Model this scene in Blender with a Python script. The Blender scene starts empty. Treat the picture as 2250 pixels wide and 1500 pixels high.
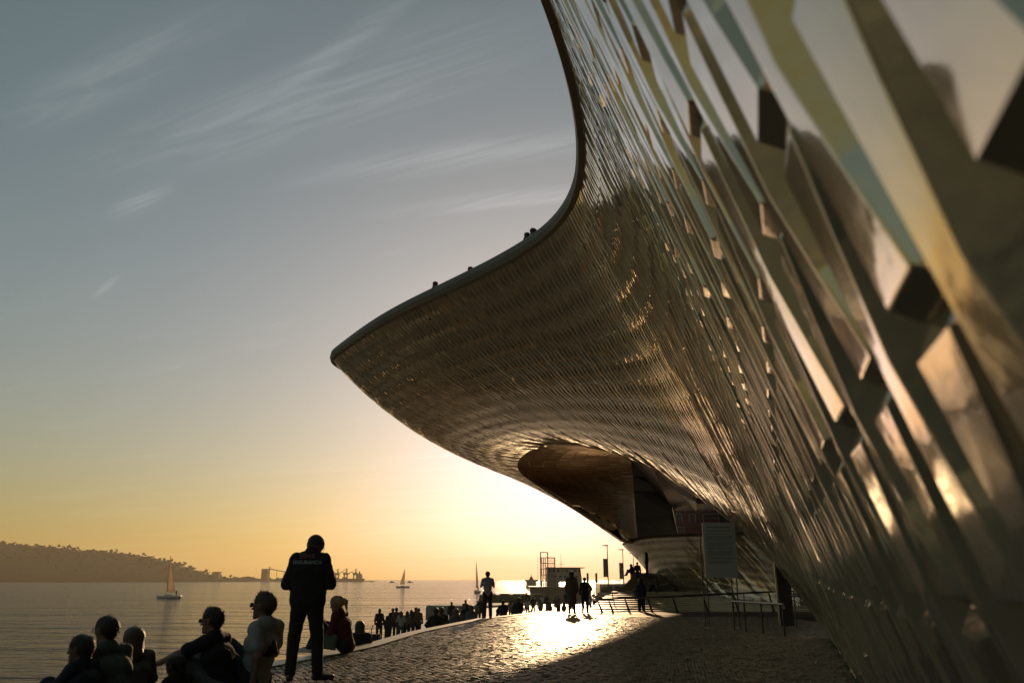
import bpy, bmesh, math, random
import numpy as np
from mathutils import Vector, Matrix
from mathutils.bvhtree import BVHTree
R_ = math.radians
random.seed(7)
rng = np.random.default_rng(11)
sc = bpy.context.scene
COL = sc.collection

# ------------------------------------------------------------------ camera
CZ = 5.6                      # eye height above the river
TH = R_(16.35)                # the camera looks up a little
FPX = 1776.0
cam_d = bpy.data.cameras.new('camera')
cam_d.sensor_width = 36.0
cam_d.lens = 36.0 * FPX / 2250.0
cam_d.clip_start = 0.05
cam_d.clip_end = 30000.0
cam_d.dof.use_dof = True
cam_d.dof.focus_distance = 30.0
cam_d.dof.aperture_fstop = 2.4
cam = bpy.data.objects.new('camera', cam_d)
COL.objects.link(cam)
cam.location = (0, 0, CZ)
cam.rotation_euler = (math.pi / 2 + TH, 0, 0)
sc.camera = cam

# ------------------------------------------------------------------ sky and sun
SUN_EL, SUN_AZ = R_(8.8), R_(3.8)      # azimuth measured from +Y towards +X
world = bpy.data.worlds.new('World')
sc.world = world
world.use_nodes = True
wn = world.node_tree
wn.nodes.clear()
def N(tree, kind, **kw):
    n = tree.nodes.new(kind)
    for k, v in kw.items():
        setattr(n, k, v)
    return n
out = N(wn, 'ShaderNodeOutputWorld')
bg = N(wn, 'ShaderNodeBackground')
sky = N(wn, 'ShaderNodeTexSky', sky_type='NISHITA', sun_disc=False)
sky.sun_elevation = SUN_EL
sky.sun_rotation = SUN_AZ
sky.altitude = 0.0
sky.air_density = 1.5
sky.dust_density = 1.5
sky.ozone_density = 3.0
bg.inputs['Strength'].default_value = 0.1
# thin cirrus streaks: noise laid out on a flat layer high above the river
tc = N(wn, 'ShaderNodeTexCoord')
sep = N(wn, 'ShaderNodeSeparateXYZ')
wn.links.new(tc.outputs['Generated'], sep.inputs[0])
def wmath(op, a, b=None, clamp=False):
    m = N(wn, 'ShaderNodeMath', operation=op)
    m.use_clamp = clamp
    for i, s in enumerate((a, b)):
        if s is None:
            continue
        if isinstance(s, (int, float)):
            m.inputs[i].default_value = s
        else:
            wn.links.new(s, m.inputs[i])
    return m.outputs[0]
zz = wmath('MAXIMUM', wmath('ADD', sep.outputs[2], 0.06), 0.03)
cx, cy = wmath('DIVIDE', sep.outputs[0], zz), wmath('DIVIDE', sep.outputs[1], zz)
comb = N(wn, 'ShaderNodeCombineXYZ')
wn.links.new(cx, comb.inputs[0]); wn.links.new(cy, comb.inputs[1])
def cirrus(rot, long_, short_, lo, hi, det, dist, off):
    mp = N(wn, 'ShaderNodeMapping', vector_type='TEXTURE')
    mp.inputs['Rotation'].default_value = (0, 0, R_(rot))
    mp.inputs['Scale'].default_value = (long_, short_, 1)
    mp.inputs['Location'].default_value = off
    wn.links.new(comb.outputs[0], mp.inputs[0])
    nz = N(wn, 'ShaderNodeTexNoise')
    nz.inputs['Scale'].default_value = 1.0
    nz.inputs['Detail'].default_value = det
    nz.inputs['Roughness'].default_value = 0.6
    nz.inputs['Distortion'].default_value = dist
    wn.links.new(mp.outputs[0], nz.inputs['Vector'])
    mr = N(wn, 'ShaderNodeMapRange')
    mr.interpolation_type = 'SMOOTHSTEP'
    mr.inputs['From Min'].default_value = lo
    mr.inputs['From Max'].default_value = hi
    wn.links.new(nz.outputs['Fac'], mr.inputs['Value'])
    return mr.outputs[0]
def wisp(cx_, cy_, rot, long_, short_):
    mp = N(wn, 'ShaderNodeMapping', vector_type='TEXTURE')
    mp.inputs['Rotation'].default_value = (0, 0, R_(rot))
    mp.inputs['Scale'].default_value = (long_, short_, 1)
    mp.inputs['Location'].default_value = (cx_, cy_, 0)
    wn.links.new(comb.outputs[0], mp.inputs[0])
    ln = N(wn, 'ShaderNodeVectorMath', operation='LENGTH')
    wn.links.new(mp.outputs[0], ln.inputs[0])
    mr = N(wn, 'ShaderNodeMapRange')
    mr.interpolation_type = 'SMOOTHERSTEP'
    mr.inputs['From Min'].default_value = 1.0
    mr.inputs['From Max'].default_value = 0.0
    wn.links.new(ln.outputs['Value'], mr.inputs['Value'])
    return mr.outputs[0]
fine = cirrus(-25, 0.45, 0.045, 0.34, 0.74, 11, 1.3, (0.3, 0.2, 0))
veil = cirrus(-20, 1.6, 0.45, 0.42, 0.80, 5, 0.6, (2.0, 1.0, 0))
far_ = cirrus(-30, 0.8, 0.12, 0.52, 0.85, 8, 0.9, (5.0, 3.0, 0))
ws = None
for a in ((-0.10, 1.58, -15, 0.66, 0.10), (-0.28, 1.21, -43, 0.36, 0.040), (-0.42, 1.40, -24, 0.80, 0.20), (-0.90, 1.78, -37, 0.20, 0.06), (-1.22, 2.28, -47, 0.18, 0.022), (0.0, 1.78, -12, 0.6, 0.07), (-0.75, 1.30, -30, 0.5, 0.10)):
    w_ = wisp(*a)
    ws = w_ if ws is None else wmath('ADD', ws, w_)
cl = wmath('ADD', wmath('MULTIPLY', ws, wmath('ADD', wmath('MULTIPLY', fine, 0.55), 0.12)), wmath('MULTIPLY', veil, wmath('ADD', wmath('MULTIPLY', far_, 0.45), 0.08)), True)
# clouds are the sky's own colour, paler and brighter
hsv = N(wn, 'ShaderNodeHueSaturation')
hsv.inputs['Saturation'].default_value = 0.55
hsv.inputs['Value'].default_value = 1.6
tint = N(wn, 'ShaderNodeMix', data_type='RGBA', blend_type='MULTIPLY')
tint.inputs['Factor'].default_value = 1.0
tint.inputs[7].default_value = (1.0, 1.0, 1.0, 1)
# the film's response to the sky: each channel compressed a little
seprgb = N(wn, 'ShaderNodeSeparateColor')
wn.links.new(sky.outputs[0], seprgb.inputs[0])
skycol = N(wn, 'ShaderNodeCombineColor')
chan = []
for ch_, (gam_, gain_) in enumerate(((0.75, 0.652), (0.75, 0.645), (1.07, 0.865))):
    chan.append(wmath('MULTIPLY', wmath('POWER', wmath('MULTIPLY', seprgb.outputs[ch_], 0.1), gam_), gain_ * 10.0))
chan[2] = wmath('ADD', chan[2], wmath('MULTIPLY', wmath('MAXIMUM', wmath('SUBTRACT', chan[0], 9.0), 0.0), 0.30))     # the aureole round the sun is whiter
for ch_ in range(3):
    wn.links.new(chan[ch_], skycol.inputs[ch_])
wn.links.new(skycol.outputs[0], tint.inputs[6])
wn.links.new(tint.outputs[2], hsv.inputs['Color'])
mixc = N(wn, 'ShaderNodeMix', data_type='RGBA')
wn.links.new(wmath('MULTIPLY', cl, 0.75), mixc.inputs[0])
wn.links.new(tint.outputs[2], mixc.inputs[6])
wn.links.new(hsv.outputs[0], mixc.inputs[7])
wn.links.new(mixc.outputs[2], bg.inputs[0])
wn.links.new(bg.outputs[0], out.inputs[0])

sun_d = bpy.data.lights.new('sun', 'SUN')
sun_d.energy = 3.6
sun_d.angle = R_(0.9)
sun_d.color = (1.0, 0.66, 0.34)
sun = bpy.data.objects.new('sun', sun_d)
COL.objects.link(sun)
SUNV = Vector((math.sin(SUN_AZ) * math.cos(SUN_EL), math.cos(SUN_AZ) * math.cos(SUN_EL), math.sin(SUN_EL)))
sun.rotation_euler = (-SUNV).to_track_quat('-Z', 'Y').to_euler()
sun.location = SUNV * 50

vs = sc.view_settings
vs.view_transform = 'Standard'
vs.look = 'None'
vs.exposure = 0.0
vs.gamma = 1.0
sc.cycles.use_denoising = True
sc.cycles.max_bounces = 7
sc.cycles.diffuse_bounces = 3
sc.cycles.glossy_bounces = 4
sc.cycles.transmission_bounces = 4
sc.cycles.volume_bounces = 0
sc.cycles.caustics_reflective = False
sc.cycles.caustics_refractive = False
sc.cycles.sample_clamp_indirect = 4.0
sc.cycles.use_adaptive_sampling = True

# ------------------------------------------------------------------ measuring helpers
ct, st = math.cos(TH), math.sin(TH)
def ray(px, py):
    x, u = (px - 1125.0) / FPX, (750.0 - py) / FPX
    return Vector((x, ct - u * st, st + u * ct))
def P(px, py, Y):              # the point at distance Y in front that lies in that direction
    d = ray(px, py)
    t = Y / d.y
    return Vector((d.x * t, Y, CZ + d.z * t))
def at_z(px, py, z):
    d = ray(px, py)
    t = (z - CZ) / d.z
    return Vector((d.x * t, d.y * t, z))
G0, GS = CZ - 1.085, -0.012    # the plaza falls very slightly away from the viewer
def gz(y):
    return G0 + GS * y
def on_plaza(px, py):
    d = ray(px, py)
    t = (G0 - CZ) / (d.z - GS * d.y)
    return Vector((d.x * t, d.y * t, CZ + d.z * t))
PROM_Z = CZ - 3.39

# ------------------------------------------------------------------ object helpers
def link(o, parent=None):
    COL.objects.link(o)
    if parent is not None:
        o.parent = parent
    return o
def mesh_obj(name, verts, faces, mat, parent=None, smooth=False):
    me = bpy.data.meshes.new(name)
    me.from_pydata([tuple(v) for v in verts], [], faces)
    me.update()
    for m in (mat if isinstance(mat, (list, tuple)) else [mat]):
        me.materials.append(m)
    if smooth:
        me.polygons.foreach_set('use_smooth', [True] * len(me.polygons))
    o = bpy.data.objects.new(name, me)
    return link(o, parent)
def empty(name, loc, parent=None):
    o = bpy.data.objects.new(name, None)
    o.location = loc
    o.empty_display_size = 0.2
    return link(o, parent)
def tag(o, label, cat, group=None):
    o['label'] = label
    o['category'] = cat
    if group:
        o['group'] = group
    return o
def structure(o, label=None):
    o['kind'] = 'structure'
    if label:
        o['label'] = label
    return o
class MB:
    """collects boxes, tubes and quads into one mesh"""
    def __init__(self):
        self.v, self.f = [], []
    def add(self, verts, faces):
        b = len(self.v)
        self.v += [tuple(x) for x in verts]
        self.f += [tuple(i + b for i in q) for q in faces]
        return self
    def box(self, c, s, rz=0.0, taper=1.0):
        c = Vector(c)
        hx, hy, hz = s[0] / 2, s[1] / 2, s[2] / 2
        m = Matrix.Rotation(rz, 3, 'Z')
        vs_ = []
        for z, k in ((-hz, 1.0), (hz, taper)):
            for x, y in ((-hx, -hy), (hx, -hy), (hx, hy), (-hx, hy)):
                vs_.append(c + m @ Vector((x * k, y * k, z)))
        return self.add(vs_, [(3, 2, 1, 0), (4, 5, 6, 7), (0, 1, 5, 4), (1, 2, 6, 5), (2, 3, 7, 6), (3, 0, 4, 7)])
    def tube(self, pts, r, n=8, cap=True, closed=False):
        pts = [Vector(p) for p in pts]
        rs = r if isinstance(r, (list, tuple)) else [r] * len(pts)
        L = len(pts)
        verts = []
        up = Vector((0, 0, 1))
        for i, p in enumerate(pts):
            a = pts[(i - 1) % L] if (closed or i > 0) else p
            b = pts[(i + 1) % L] if (closed or i < L - 1) else p
            t = (b - a).normalized()
            ref = up if abs(t.z) < 0.95 else Vector((1, 0, 0))
            s1 = t.cross(ref).normalized()
            s2 = s1.cross(t)
            for k in range(n):
                an = 2 * math.pi * k / n
                verts.append(p + (s1 * math.cos(an) + s2 * math.sin(an)) * rs[i])
        faces = []
        for i in range(L if closed else L - 1):
            j = (i + 1) % L
            for k in range(n):
                faces.append((i * n + k, i * n + (k + 1) % n, j * n + (k + 1) % n, j * n + k))
        if cap and not closed:
            faces.append(tuple(reversed(range(n))))
            faces.append(tuple((L - 1) * n + k for k in range(n)))
        return self.add(verts, faces)
    def quad(self, a, b, c, d):
        return self.add([a, b, c, d], [(0, 1, 2, 3)])
    def prism(self, poly, vec):
        """a flat polygon given thickness along vec"""
        vec = Vector(vec)
        n = len(poly)
        a = [Vector(p) for p in poly]
        b = [p + vec for p in a]
        fs = [tuple(reversed(range(n))), tuple(range(n, 2 * n))]
        fs += [(i, (i + 1) % n, n + (i + 1) % n, n + i) for i in range(n)]
        return self.add(a + b, fs)
    def build(self, name, mat, parent=None, smooth=False):
        o = mesh_obj(name, self.v, self.f, mat, parent, smooth)
        bm = bmesh.new(); bm.from_mesh(o.data)
        bmesh.ops.recalc_face_normals(bm, faces=bm.faces)
        bm.to_mesh(o.data); bm.free()
        return o

# ------------------------------------------------------------------ materials
def mat(name, color, rough=0.6, metal=0.0, spec=0.5, coat=0.0, coat_rough=0.05, var=0.0, var_scale=6.0, bump=0.0, bump_scale=30.0, ior=1.5, coords='Object'):
    m = bpy.data.materials.new(name)
    m.use_nodes = True
    t = m.node_tree
    p = t.nodes['Principled BSDF']
    p.inputs['Base Color'].default_value = (*color, 1)
    p.inputs['Roughness'].default_value = rough
    p.inputs['Metallic'].default_value = metal
    p.inputs['Specular IOR Level'].default_value = spec
    p.inputs['IOR'].default_value = ior
    p.inputs['Coat Weight'].default_value = coat
    p.inputs['Coat Roughness'].default_value = coat_rough
    if var > 0 or bump > 0:
        c = N(t, 'ShaderNodeTexCoord')
        if var > 0:
            nz = N(t, 'ShaderNodeTexNoise')
            nz.inputs['Scale'].default_value = var_scale
            nz.inputs['Detail'].default_value = 6
            t.links.new(c.outputs[coords], nz.inputs['Vector'])
            mr = N(t, 'ShaderNodeMapRange')
            mr.inputs['From Min'].default_value = 0.25
            mr.inputs['From Max'].default_value = 0.75
            mr.inputs['To Min'].default_value = 1 - var
            mr.inputs['To Max'].default_value = 1 + var
            t.links.new(nz.outputs['Fac'], mr.inputs['Value'])
            mx = N(t, 'ShaderNodeMix', data_type='RGBA', blend_type='MULTIPLY')
            mx.inputs['Factor'].default_value = 1
            mx.inputs[6].default_value = (*color, 1)
            t.links.new(mr.outputs[0], mx.inputs[7])
            t.links.new(mx.outputs[2], p.inputs['Base Color'])
        if bump > 0:
            nb = N(t, 'ShaderNodeTexNoise')
            nb.inputs['Scale'].default_value = bump_scale
            nb.inputs['Detail'].default_value = 5
            t.links.new(c.outputs[coords], nb.inputs['Vector'])
            b = N(t, 'ShaderNodeBump')
            b.inputs['Strength'].default_value = bump
            b.inputs['Distance'].default_value = 0.02
            t.links.new(nb.outputs['Fac'], b.inputs['Height'])
            t.links.new(b.outputs[0], p.inputs['Normal'])
    return m
# ------------------------------------------------------------------ water
def water_mat():
    m = mat('river_water', (0.018, 0.026, 0.024), rough=0.10, ior=1.33)
    t = m.node_tree
    p = t.nodes['Principled BSDF']
    c = N(t, 'ShaderNodeTexCoord')
    hs = []
    for (sx, sy, scale, det, w, rot) in ((0.45, 1.0, 0.9, 8, 0.42, 8), (0.30, 1.0, 0.25, 5, 1.1, -6), (0.12, 1.0, 0.035, 3, 3.0, 3)):
        mp = N(t, 'ShaderNodeMapping')
        mp.inputs['Scale'].default_value = (sx, sy, 1)
        mp.inputs['Rotation'].default_value = (0, 0, R_(rot))
        t.links.new(c.outputs['Object'], mp.inputs[0])
        nz = N(t, 'ShaderNodeTexNoise')
        nz.inputs['Scale'].default_value = scale
        nz.inputs['Detail'].default_value = det
        nz.inputs['Distortion'].default_value = 0.4
        t.links.new(mp.outputs[0], nz.inputs['Vector'])
        mu = N(t, 'ShaderNodeMath', operation='MULTIPLY')
        mu.inputs[1].default_value = w
        t.links.new(nz.outputs['Fac'], mu.inputs[0])
        hs.append(mu.outputs[0])
    s = hs[0]
    for h in hs[1:]:
        a = N(t, 'ShaderNodeMath', operation='ADD')
        t.links.new(s, a.inputs[0]); t.links.new(h, a.inputs[1])
        s = a.outputs[0]
    b = N(t, 'ShaderNodeBump')
    b.inputs['Strength'].default_value = 1.0
    b.inputs['Distance'].default_value = 2.2
    t.links.new(s, b.inputs['Height'])
    t.links.new(b.outputs[0], p.inputs['Normal'])
    return m
WB = 5800.0
o = mesh_obj('water', [(-WB, -WB, 0), (WB, -WB, 0), (WB, WB, 0), (-WB, WB, 0)], [(0, 1, 2, 3)], water_mat())
structure(o, 'rippled river water turned gold by the low sun')

# ------------------------------------------------------------------ plaza, edge, steps, promenade
EDGE_PX = [(590, 1458), (777, 1424), (900, 1389), (1050, 1359), (1200, 1343)]
edge = [on_plaza(*p) for p in EDGE_PX]
d0 = (edge[1] - edge[0]).normalized()
near_edge = [edge[0] - d0 * k for k in (30, 12, 5)]
for q in near_edge:
    q.z = gz(q.y)
EDGE = near_edge + edge
FAR_Y = EDGE[-1].y
def edge_x(y):
    for a, b in zip(EDGE[:-1], EDGE[1:]):
        if a.y <= y <= b.y:
            k = (y - a.y) / (b.y - a.y)
            return a.x + (b.x - a.x) * k
    return EDGE[0].x if y < EDGE[0].y else EDGE[-1].x
M_SETT_BED = mat('sett_joint_sand', (0.05, 0.045, 0.038), rough=0.9, var=0.3, var_scale=9)
M_SETT = mat('granite_sett', (0.26, 0.20, 0.135), rough=0.40, spec=0.14, var=0.45, var_scale=4.3, bump=0.25, bump_scale=60)
M_SMOOTH = mat('smooth_paving', (0.15, 0.12, 0.09), rough=0.6, var=0.18, var_scale=0.9, bump=0.10, bump_scale=40)
M_KERB = mat('pale_limestone_kerb', (0.42, 0.38, 0.32), rough=0.45, var=0.2, var_scale=3, bump=0.1, bump_scale=30)
M_STEP = mat('step_stone', (0.30, 0.27, 0.22), rough=0.6, var=0.2, var_scale=2)
M_PROM = mat('promenade_stone', (0.38, 0.33, 0.26), rough=0.38, var=0.2, var_scale=1.2)
SETT_END = 35.5
def strip(y0, y1, n, x_right, dz, x_in=0.0):
    v, f = [], []
    for i in range(n + 1):
        y = y0 + (y1 - y0) * i / n
        v += [(edge_x(y) + x_in, y, gz(y) + dz), (x_right, y, gz(y) + dz)]
        if i:
            f.append((2 * i - 2, 2 * i - 1, 2 * i + 1, 2 * i))
    return v, f
v, f = strip(EDGE[0].y, SETT_END, 40, 40, -0.03)
plaza = structure(mesh_obj('plaza_ground', v, f, M_SETT_BED), 'sett paved plaza sloping gently along the museum')
v, f = strip(SETT_END, FAR_Y, 12, 40, -0.008)
structure(mesh_obj('pavement', v, f, M_SMOOTH), 'smooth brown paving band beyond the setts')
# setts: real stones, one mesh, as far as they can be made out
sv, sf = [], []
y = 9.0
row = 0
while y < SETT_END - 0.05:
    dy = 0.088 if y < 20 else (0.11 if y < 27 else 0.15)
    dx = 0.105 if y < 20 else (0.135 if y < 27 else 0.19)
    x0 = edge_x(y) + 0.36
    x1 = min(0.50 * y + 1.0, 11.0)
    n = int((x1 - x0) / dx)
    off = (row % 2) * dx * 0.5
    wob = 0.04 * math.sin(row * 0.31)
    rr = rng.random((n, 6))
    for i in range(n):
        x = x0 + off + i * dx
        yy = y + wob + 0.03 * math.sin(x * 1.7 + row * 0.05)
        hx, hy = dx * (0.40 + 0.07 * rr[i, 0]), dy * (0.39 + 0.08 * rr[i, 1])
        z = gz(yy) - 0.010 + 0.009 * rr[i, 2]
        tx, ty = (rr[i, 3] - .5) * 0.007, (rr[i, 4] - .5) * 0.009
        b = len(sv)
        k = 0.8
        sv += [(x - hx, yy - hy, z - 0.03), (x + hx, yy - hy, z - 0.03), (x + hx, yy + hy, z - 0.03), (x - hx, yy + hy, z - 0.03),
               (x - hx * k, yy - hy * k, z - tx - ty), (x + hx * k, yy - hy * k, z + tx - ty), (x + hx * k, yy + hy * k, z + tx + ty), (x - hx * k, yy + hy * k, z - tx + ty)]
        sf += [(b + 4, b + 5, b + 6, b + 7), (b, b + 1, b + 5, b + 4), (b + 1, b + 2, b + 6, b + 5), (b + 2, b + 3, b + 7, b + 6), (b + 3, b, b + 4, b + 7)]
    y += dy
    row += 1
o = mesh_obj('setts', sv, sf, M_SETT, plaza)
o['kind'] = 'stuff'
o['label'] = 'small granite setts laid in uneven rows'
# kerb stones along the edge
i = 0
yk = 4.0
while yk < FAR_Y - 0.2:
    y1 = min(yk + 1.2, FAR_Y)
    a = Vector((edge_x(yk + 0.006), yk + 0.006, gz(yk))); b = Vector((edge_x(y1 - 0.006), y1 - 0.006, gz(y1)))
    mb = MB()
    w = Vector((0.33, 0, 0))
    mb.prism([a - Vector((0.04, 0, 0)), a + w, b + w, b - Vector((0.04, 0, 0))], (0, 0, 0.022))
    ob = mb.build('kerb_stone', M_KERB, plaza)
    yk = y1
    i += 1
# steps that lead down from the edge to the promenade, and the far steps
steps = []
NST = 8
drop = G0 - 0.3 - PROM_Z
for k in range(NST):
    v, f = [], []
    m = 16
    for i in range(m + 1):
        y = 2.0 + (FAR_Y + 0.45 * k - 2.0) * i / m
        zt = gz(y) + (PROM_Z - gz(y)) * (k + 1) / NST
        zt0 = gz(y) + (PROM_Z - gz(y)) * k / NST - (0.012 if k == 0 else 0)
        xr = edge_x(min(y, FAR_Y)) - 0.45 * k - 0.03
        v += [(xr + 0.02, y, zt0), (xr, y, zt), (xr - 0.46, y, zt)]
        if i:
            a, b = 3 * i - 3, 3 * i
            f += [(a, a + 1, b + 1, b), (a + 1, a + 2, b + 2, b + 1)]
    structure(mesh_obj('step', v, f, M_STEP), 'pale stone step leading down to the waterfront')
v = [(-7.7, -10, PROM_Z), (60, -10, PROM_Z), (60, 118, PROM_Z), (-2.0, 118, PROM_Z), (-7.7, 70, PROM_Z)]
structure(mesh_obj('promenade', v, [(0, 1, 2, 3, 4)], M_PROM), 'waterfront promenade crowded with people')
M_QUAY = mat('quay_stone', (0.16, 0.15, 0.13), rough=0.8, var=0.3, var_scale=0.7)
mb = MB()
qp = [Vector(p) for p in v]
for a, b in ((qp[4], qp[0]), (qp[3], qp[4])):
    mb.quad(a - Vector((0, 0, 0.004)), b - Vector((0, 0, 0.004)), Vector((b.x, b.y, -1)), Vector((a.x, a.y, -1)))
structure(mb.build('quay_wall', M_QUAY), 'stone quay wall dropping from the promenade into the river')
# land under and behind the museum
v = [(8.5, 36, 3.0), (60, -40, 3.0), (900, -400, 3.0), (2500, 3000, 3.0), (260, 1500, 1.2), (30, 210, 2.0), (14, 118, PROM_Z - 0.05)]
v = [(40, -200, 2.1), (900, -400, 2.1), (2500, 4000, 2.1), (420, 2200, 2.1), (70, 330, 2.1), (20, 118.02, 2.1), (40, 117, 2.1)]
structure(mesh_obj('terrain', v, [(0, 1, 2, 3, 4, 5, 6)], mat('town_ground', (0.14, 0.12, 0.10), rough=0.9)), 'flat town ground behind the museum')

# ------------------------------------------------------------------ hills across the river
M_HILL = mat('wooded_hillside', (0.05, 0.06, 0.03), rough=0.95, var=0.4, var_scale=0.01)
HILL_Y = 1750.0
ridge_px = [(-60, 1187), (0, 1187), (60, 1191), (120, 1196), (200, 1203), (280, 1209), (330, 1217), (370, 1226), (420, 1242), (470, 1257), (520, 1267), (570, 1271), (640, 1273), (700, 1275)]
def ridge_world():
    pts = []
    for x in (-2900, -2300, -1800, -1500, -1300):
        h = 92 + 14 * math.sin(x * 0.004) + 6 * math.sin(x * 0.013)
        pts.append(Vector((x, HILL_Y + (x + 1125) * 0.55, h)))
    for px, py in ridge_px:
        q = P(px, py, HILL_Y)
        q.z = max(q.z - 6.0, 3.5)
        pts.append(q)
    return pts
rw = ridge_world()
dense = []
for a, b in zip(rw[:-1], rw[1:]):
    n = max(2, int((b - a).length / 22))
    for i in range(n):
        dense.append(a.lerp(b, i / n))
dense.append(rw[-1])
v, f = [], []
prof = [(-0.0, 0.0), (0.03, 0.16), (0.25, 0.33), (0.55, 0.72), (0.8, 0.95), (1.0, 1.0), (1.5, 0.8), (2.5, 0.0)]
for i, p in enumerate(dense):
    for k, (t, h) in enumerate(prof):
        wob = 4.0 * math.sin(i * 0.7 + k * 1.9) * h * (1 - h) * min(1, p.z / 40)
        v.append((p.x * (1 + 0.0), p.y + (t - 1.0) * 220 * min(1, p.z / 60 + 0.12), max(-1.0, p.z * h + wob) if h > 0 else -1.0))
    if i:
        n = len(prof)
        for k in range(n - 1):
            a, b = (i - 1) * n + k, i * n + k
            f.append((a, b, b + 1, a + 1))
structure(mesh_obj('hill', v, f, M_HILL, smooth=True), 'wooded hill on the far river bank fading into haze')
# woods on the hillside: crowns of many leaf clumps, one mass
M_WOOD = mat('far_woodland', (0.045, 0.055, 0.025), rough=0.95)
def clump(mbv, mbf, c, r, squash=0.8, n=7):
    b = len(mbv)
    ico = [(0, 0, 1), (.894, 0, .447), (.276, .851, .447), (-.724, .526, .447), (-.724, -.526, .447), (.276, -.851, .447),
           (.724, .526, -.447), (-.276, .851, -.447), (-.894, 0, -.447), (-.276, -.851, -.447), (.724, -.526, -.447), (0, 0, -1)]
    fc = [(0, 1, 2), (0, 2, 3), (0, 3, 4), (0, 4, 5), (0, 5, 1), (1, 6, 2), (2, 7, 3), (3, 8, 4), (4, 9, 5), (5, 10, 1),
          (2, 6, 7), (3, 7, 8), (4, 8, 9), (5, 9, 10), (1, 10, 6), (6, 11, 7), (7, 11, 8), (8, 11, 9), (9, 11, 10), (10, 11, 6)]
    for (x, y, z) in ico:
        k = r * random.uniform(0.7, 1.25)
        mbv.append((c[0] + x * k, c[1] + y * k, c[2] + z * k * squash))
    mbf += [(p + b, q + b, s + b) for p, q, s in fc]
wv, wf = [], []
for i, p in enumerate(dense):
    if p.z < 3:
        continue
    cnt = 22
    for k in range(cnt):
        t = random.random() ** 0.35
        hh = np.interp(t, [a for a, _ in prof[:6]], [h for _, h in prof[:6]])
        yy = p.y + (t - 1.0) * 220 * min(1, p.z / 60 + 0.12)
        r = random.uniform(1.6, 3.6)
        tall = random.random()
        clump(wv, wf, (p.x + random.uniform(-12, 12), yy, p.z * hh + r * 0.35), r, 0.7)
    # ridge trees: bunched crowns of different height
    grove = 0.5 + 0.5 * math.sin(i * 0.9) * math.sin(i * 0.37 + 1)
    for q in range(int(2 + 4 * grove)):
        hgt = random.uniform(1.0, 3.5 + 5.0 * grove)
        xx = p.x + random.uniform(-12, 12)
        clump(wv, wf, (xx, p.y + random.uniform(-6, 6), p.z + hgt * 0.5), random.uniform(1.8, 3.6), 0.7)
        if hgt > 4:
            for w_ in range(3):
                clump(wv, wf, (xx + random.uniform(-2.4, 2.4), p.y, p.z + hgt * random.uniform(.7, 1.0)), random.uniform(1.3, 2.5), 0.7)
o = mesh_obj('woodland', wv, wf, M_WOOD, smooth=True)
o['kind'] = 'stuff'
o['label'] = 'woods covering the far hill with ragged treetops on the ridge'
# ------------------------------------------------------------------ the tiled museum
def tile_mat(name, color, rough=0.10, coat=1.0, var=0.12):
    m = mat(name, color, rough=0.35, coat=coat, coat_rough=rough, spec=0.5)
    t = m.node_tree
    p = t.nodes['Principled BSDF']
    p.inputs['Coat IOR'].default_value = 2.3
    c = N(t, 'ShaderNodeTexCoord')
    nz = N(t, 'ShaderNodeTexNoise')
    nz.inputs['Scale'].default_value = 2.1
    nz.inputs['Detail'].default_value = 5
    t.links.new(c.outputs['Object'], nz.inputs['Vector'])
    mr = N(t, 'ShaderNodeMapRange')
    mr.inputs['From Min'].default_value = 0.3; mr.inputs['From Max'].default_value = 0.7
    mr.inputs['To Min'].default_value = 1 - var; mr.inputs['To Max'].default_value = 1 + var
    t.links.new(nz.outputs['Fac'], mr.inputs['Value'])
    mx = N(t, 'ShaderNodeMix', data_type='RGBA', blend_type='MULTIPLY')
    mx.inputs['Factor'].default_value = 1
    mx.inputs[6].default_value = (*color, 1)
    t.links.new(mr.outputs[0], mx.inputs[7])
    t.links.new(mx.outputs[2], p.inputs['Base Color'])
    # slow ripple of the glaze
    nb = N(t, 'ShaderNodeTexNoise')
    nb.inputs['Scale'].default_value = 5.0
    nb.inputs['Detail'].default_value = 3
    t.links.new(c.outputs['Object'], nb.inputs['Vector'])
    b = N(t, 'ShaderNodeBump')
    b.inputs['Strength'].default_value = 0.14
    b.inputs['Distance'].default_value = 0.03
    t.links.new(nb.outputs['Fac'], b.inputs['Height'])
    t.links.new(b.outputs[0], p.inputs['Normal'])
    t.links.new(b.outputs[0], p.inputs['Coat Normal'])
    return m
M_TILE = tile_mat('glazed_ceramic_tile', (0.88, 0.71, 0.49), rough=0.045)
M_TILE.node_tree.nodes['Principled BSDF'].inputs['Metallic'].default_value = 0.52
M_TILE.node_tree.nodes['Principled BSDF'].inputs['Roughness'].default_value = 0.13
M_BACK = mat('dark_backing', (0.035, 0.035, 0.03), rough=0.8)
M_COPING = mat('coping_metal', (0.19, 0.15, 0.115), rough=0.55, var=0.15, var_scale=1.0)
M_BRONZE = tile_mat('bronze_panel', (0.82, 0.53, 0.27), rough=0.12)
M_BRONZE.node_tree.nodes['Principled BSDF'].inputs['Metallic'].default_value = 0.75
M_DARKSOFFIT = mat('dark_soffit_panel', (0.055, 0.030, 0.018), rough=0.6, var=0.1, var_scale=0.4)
M_TERRACE = mat('terrace_deck', (0.30, 0.27, 0.23), rough=0.8)

ROOF_Z = CZ + 10.5
def gB(px, py):
    q = on_plaza(px, py)
    q.z -= 0.05
    return q
def base(x, y):
    return Vector((x, y, gz(y) - 0.05))
def roof(px, py):
    return at_z(px, py, ROOF_Z)
def rf(x, y):
    return Vector((x, y, ROOF_Z))
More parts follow.
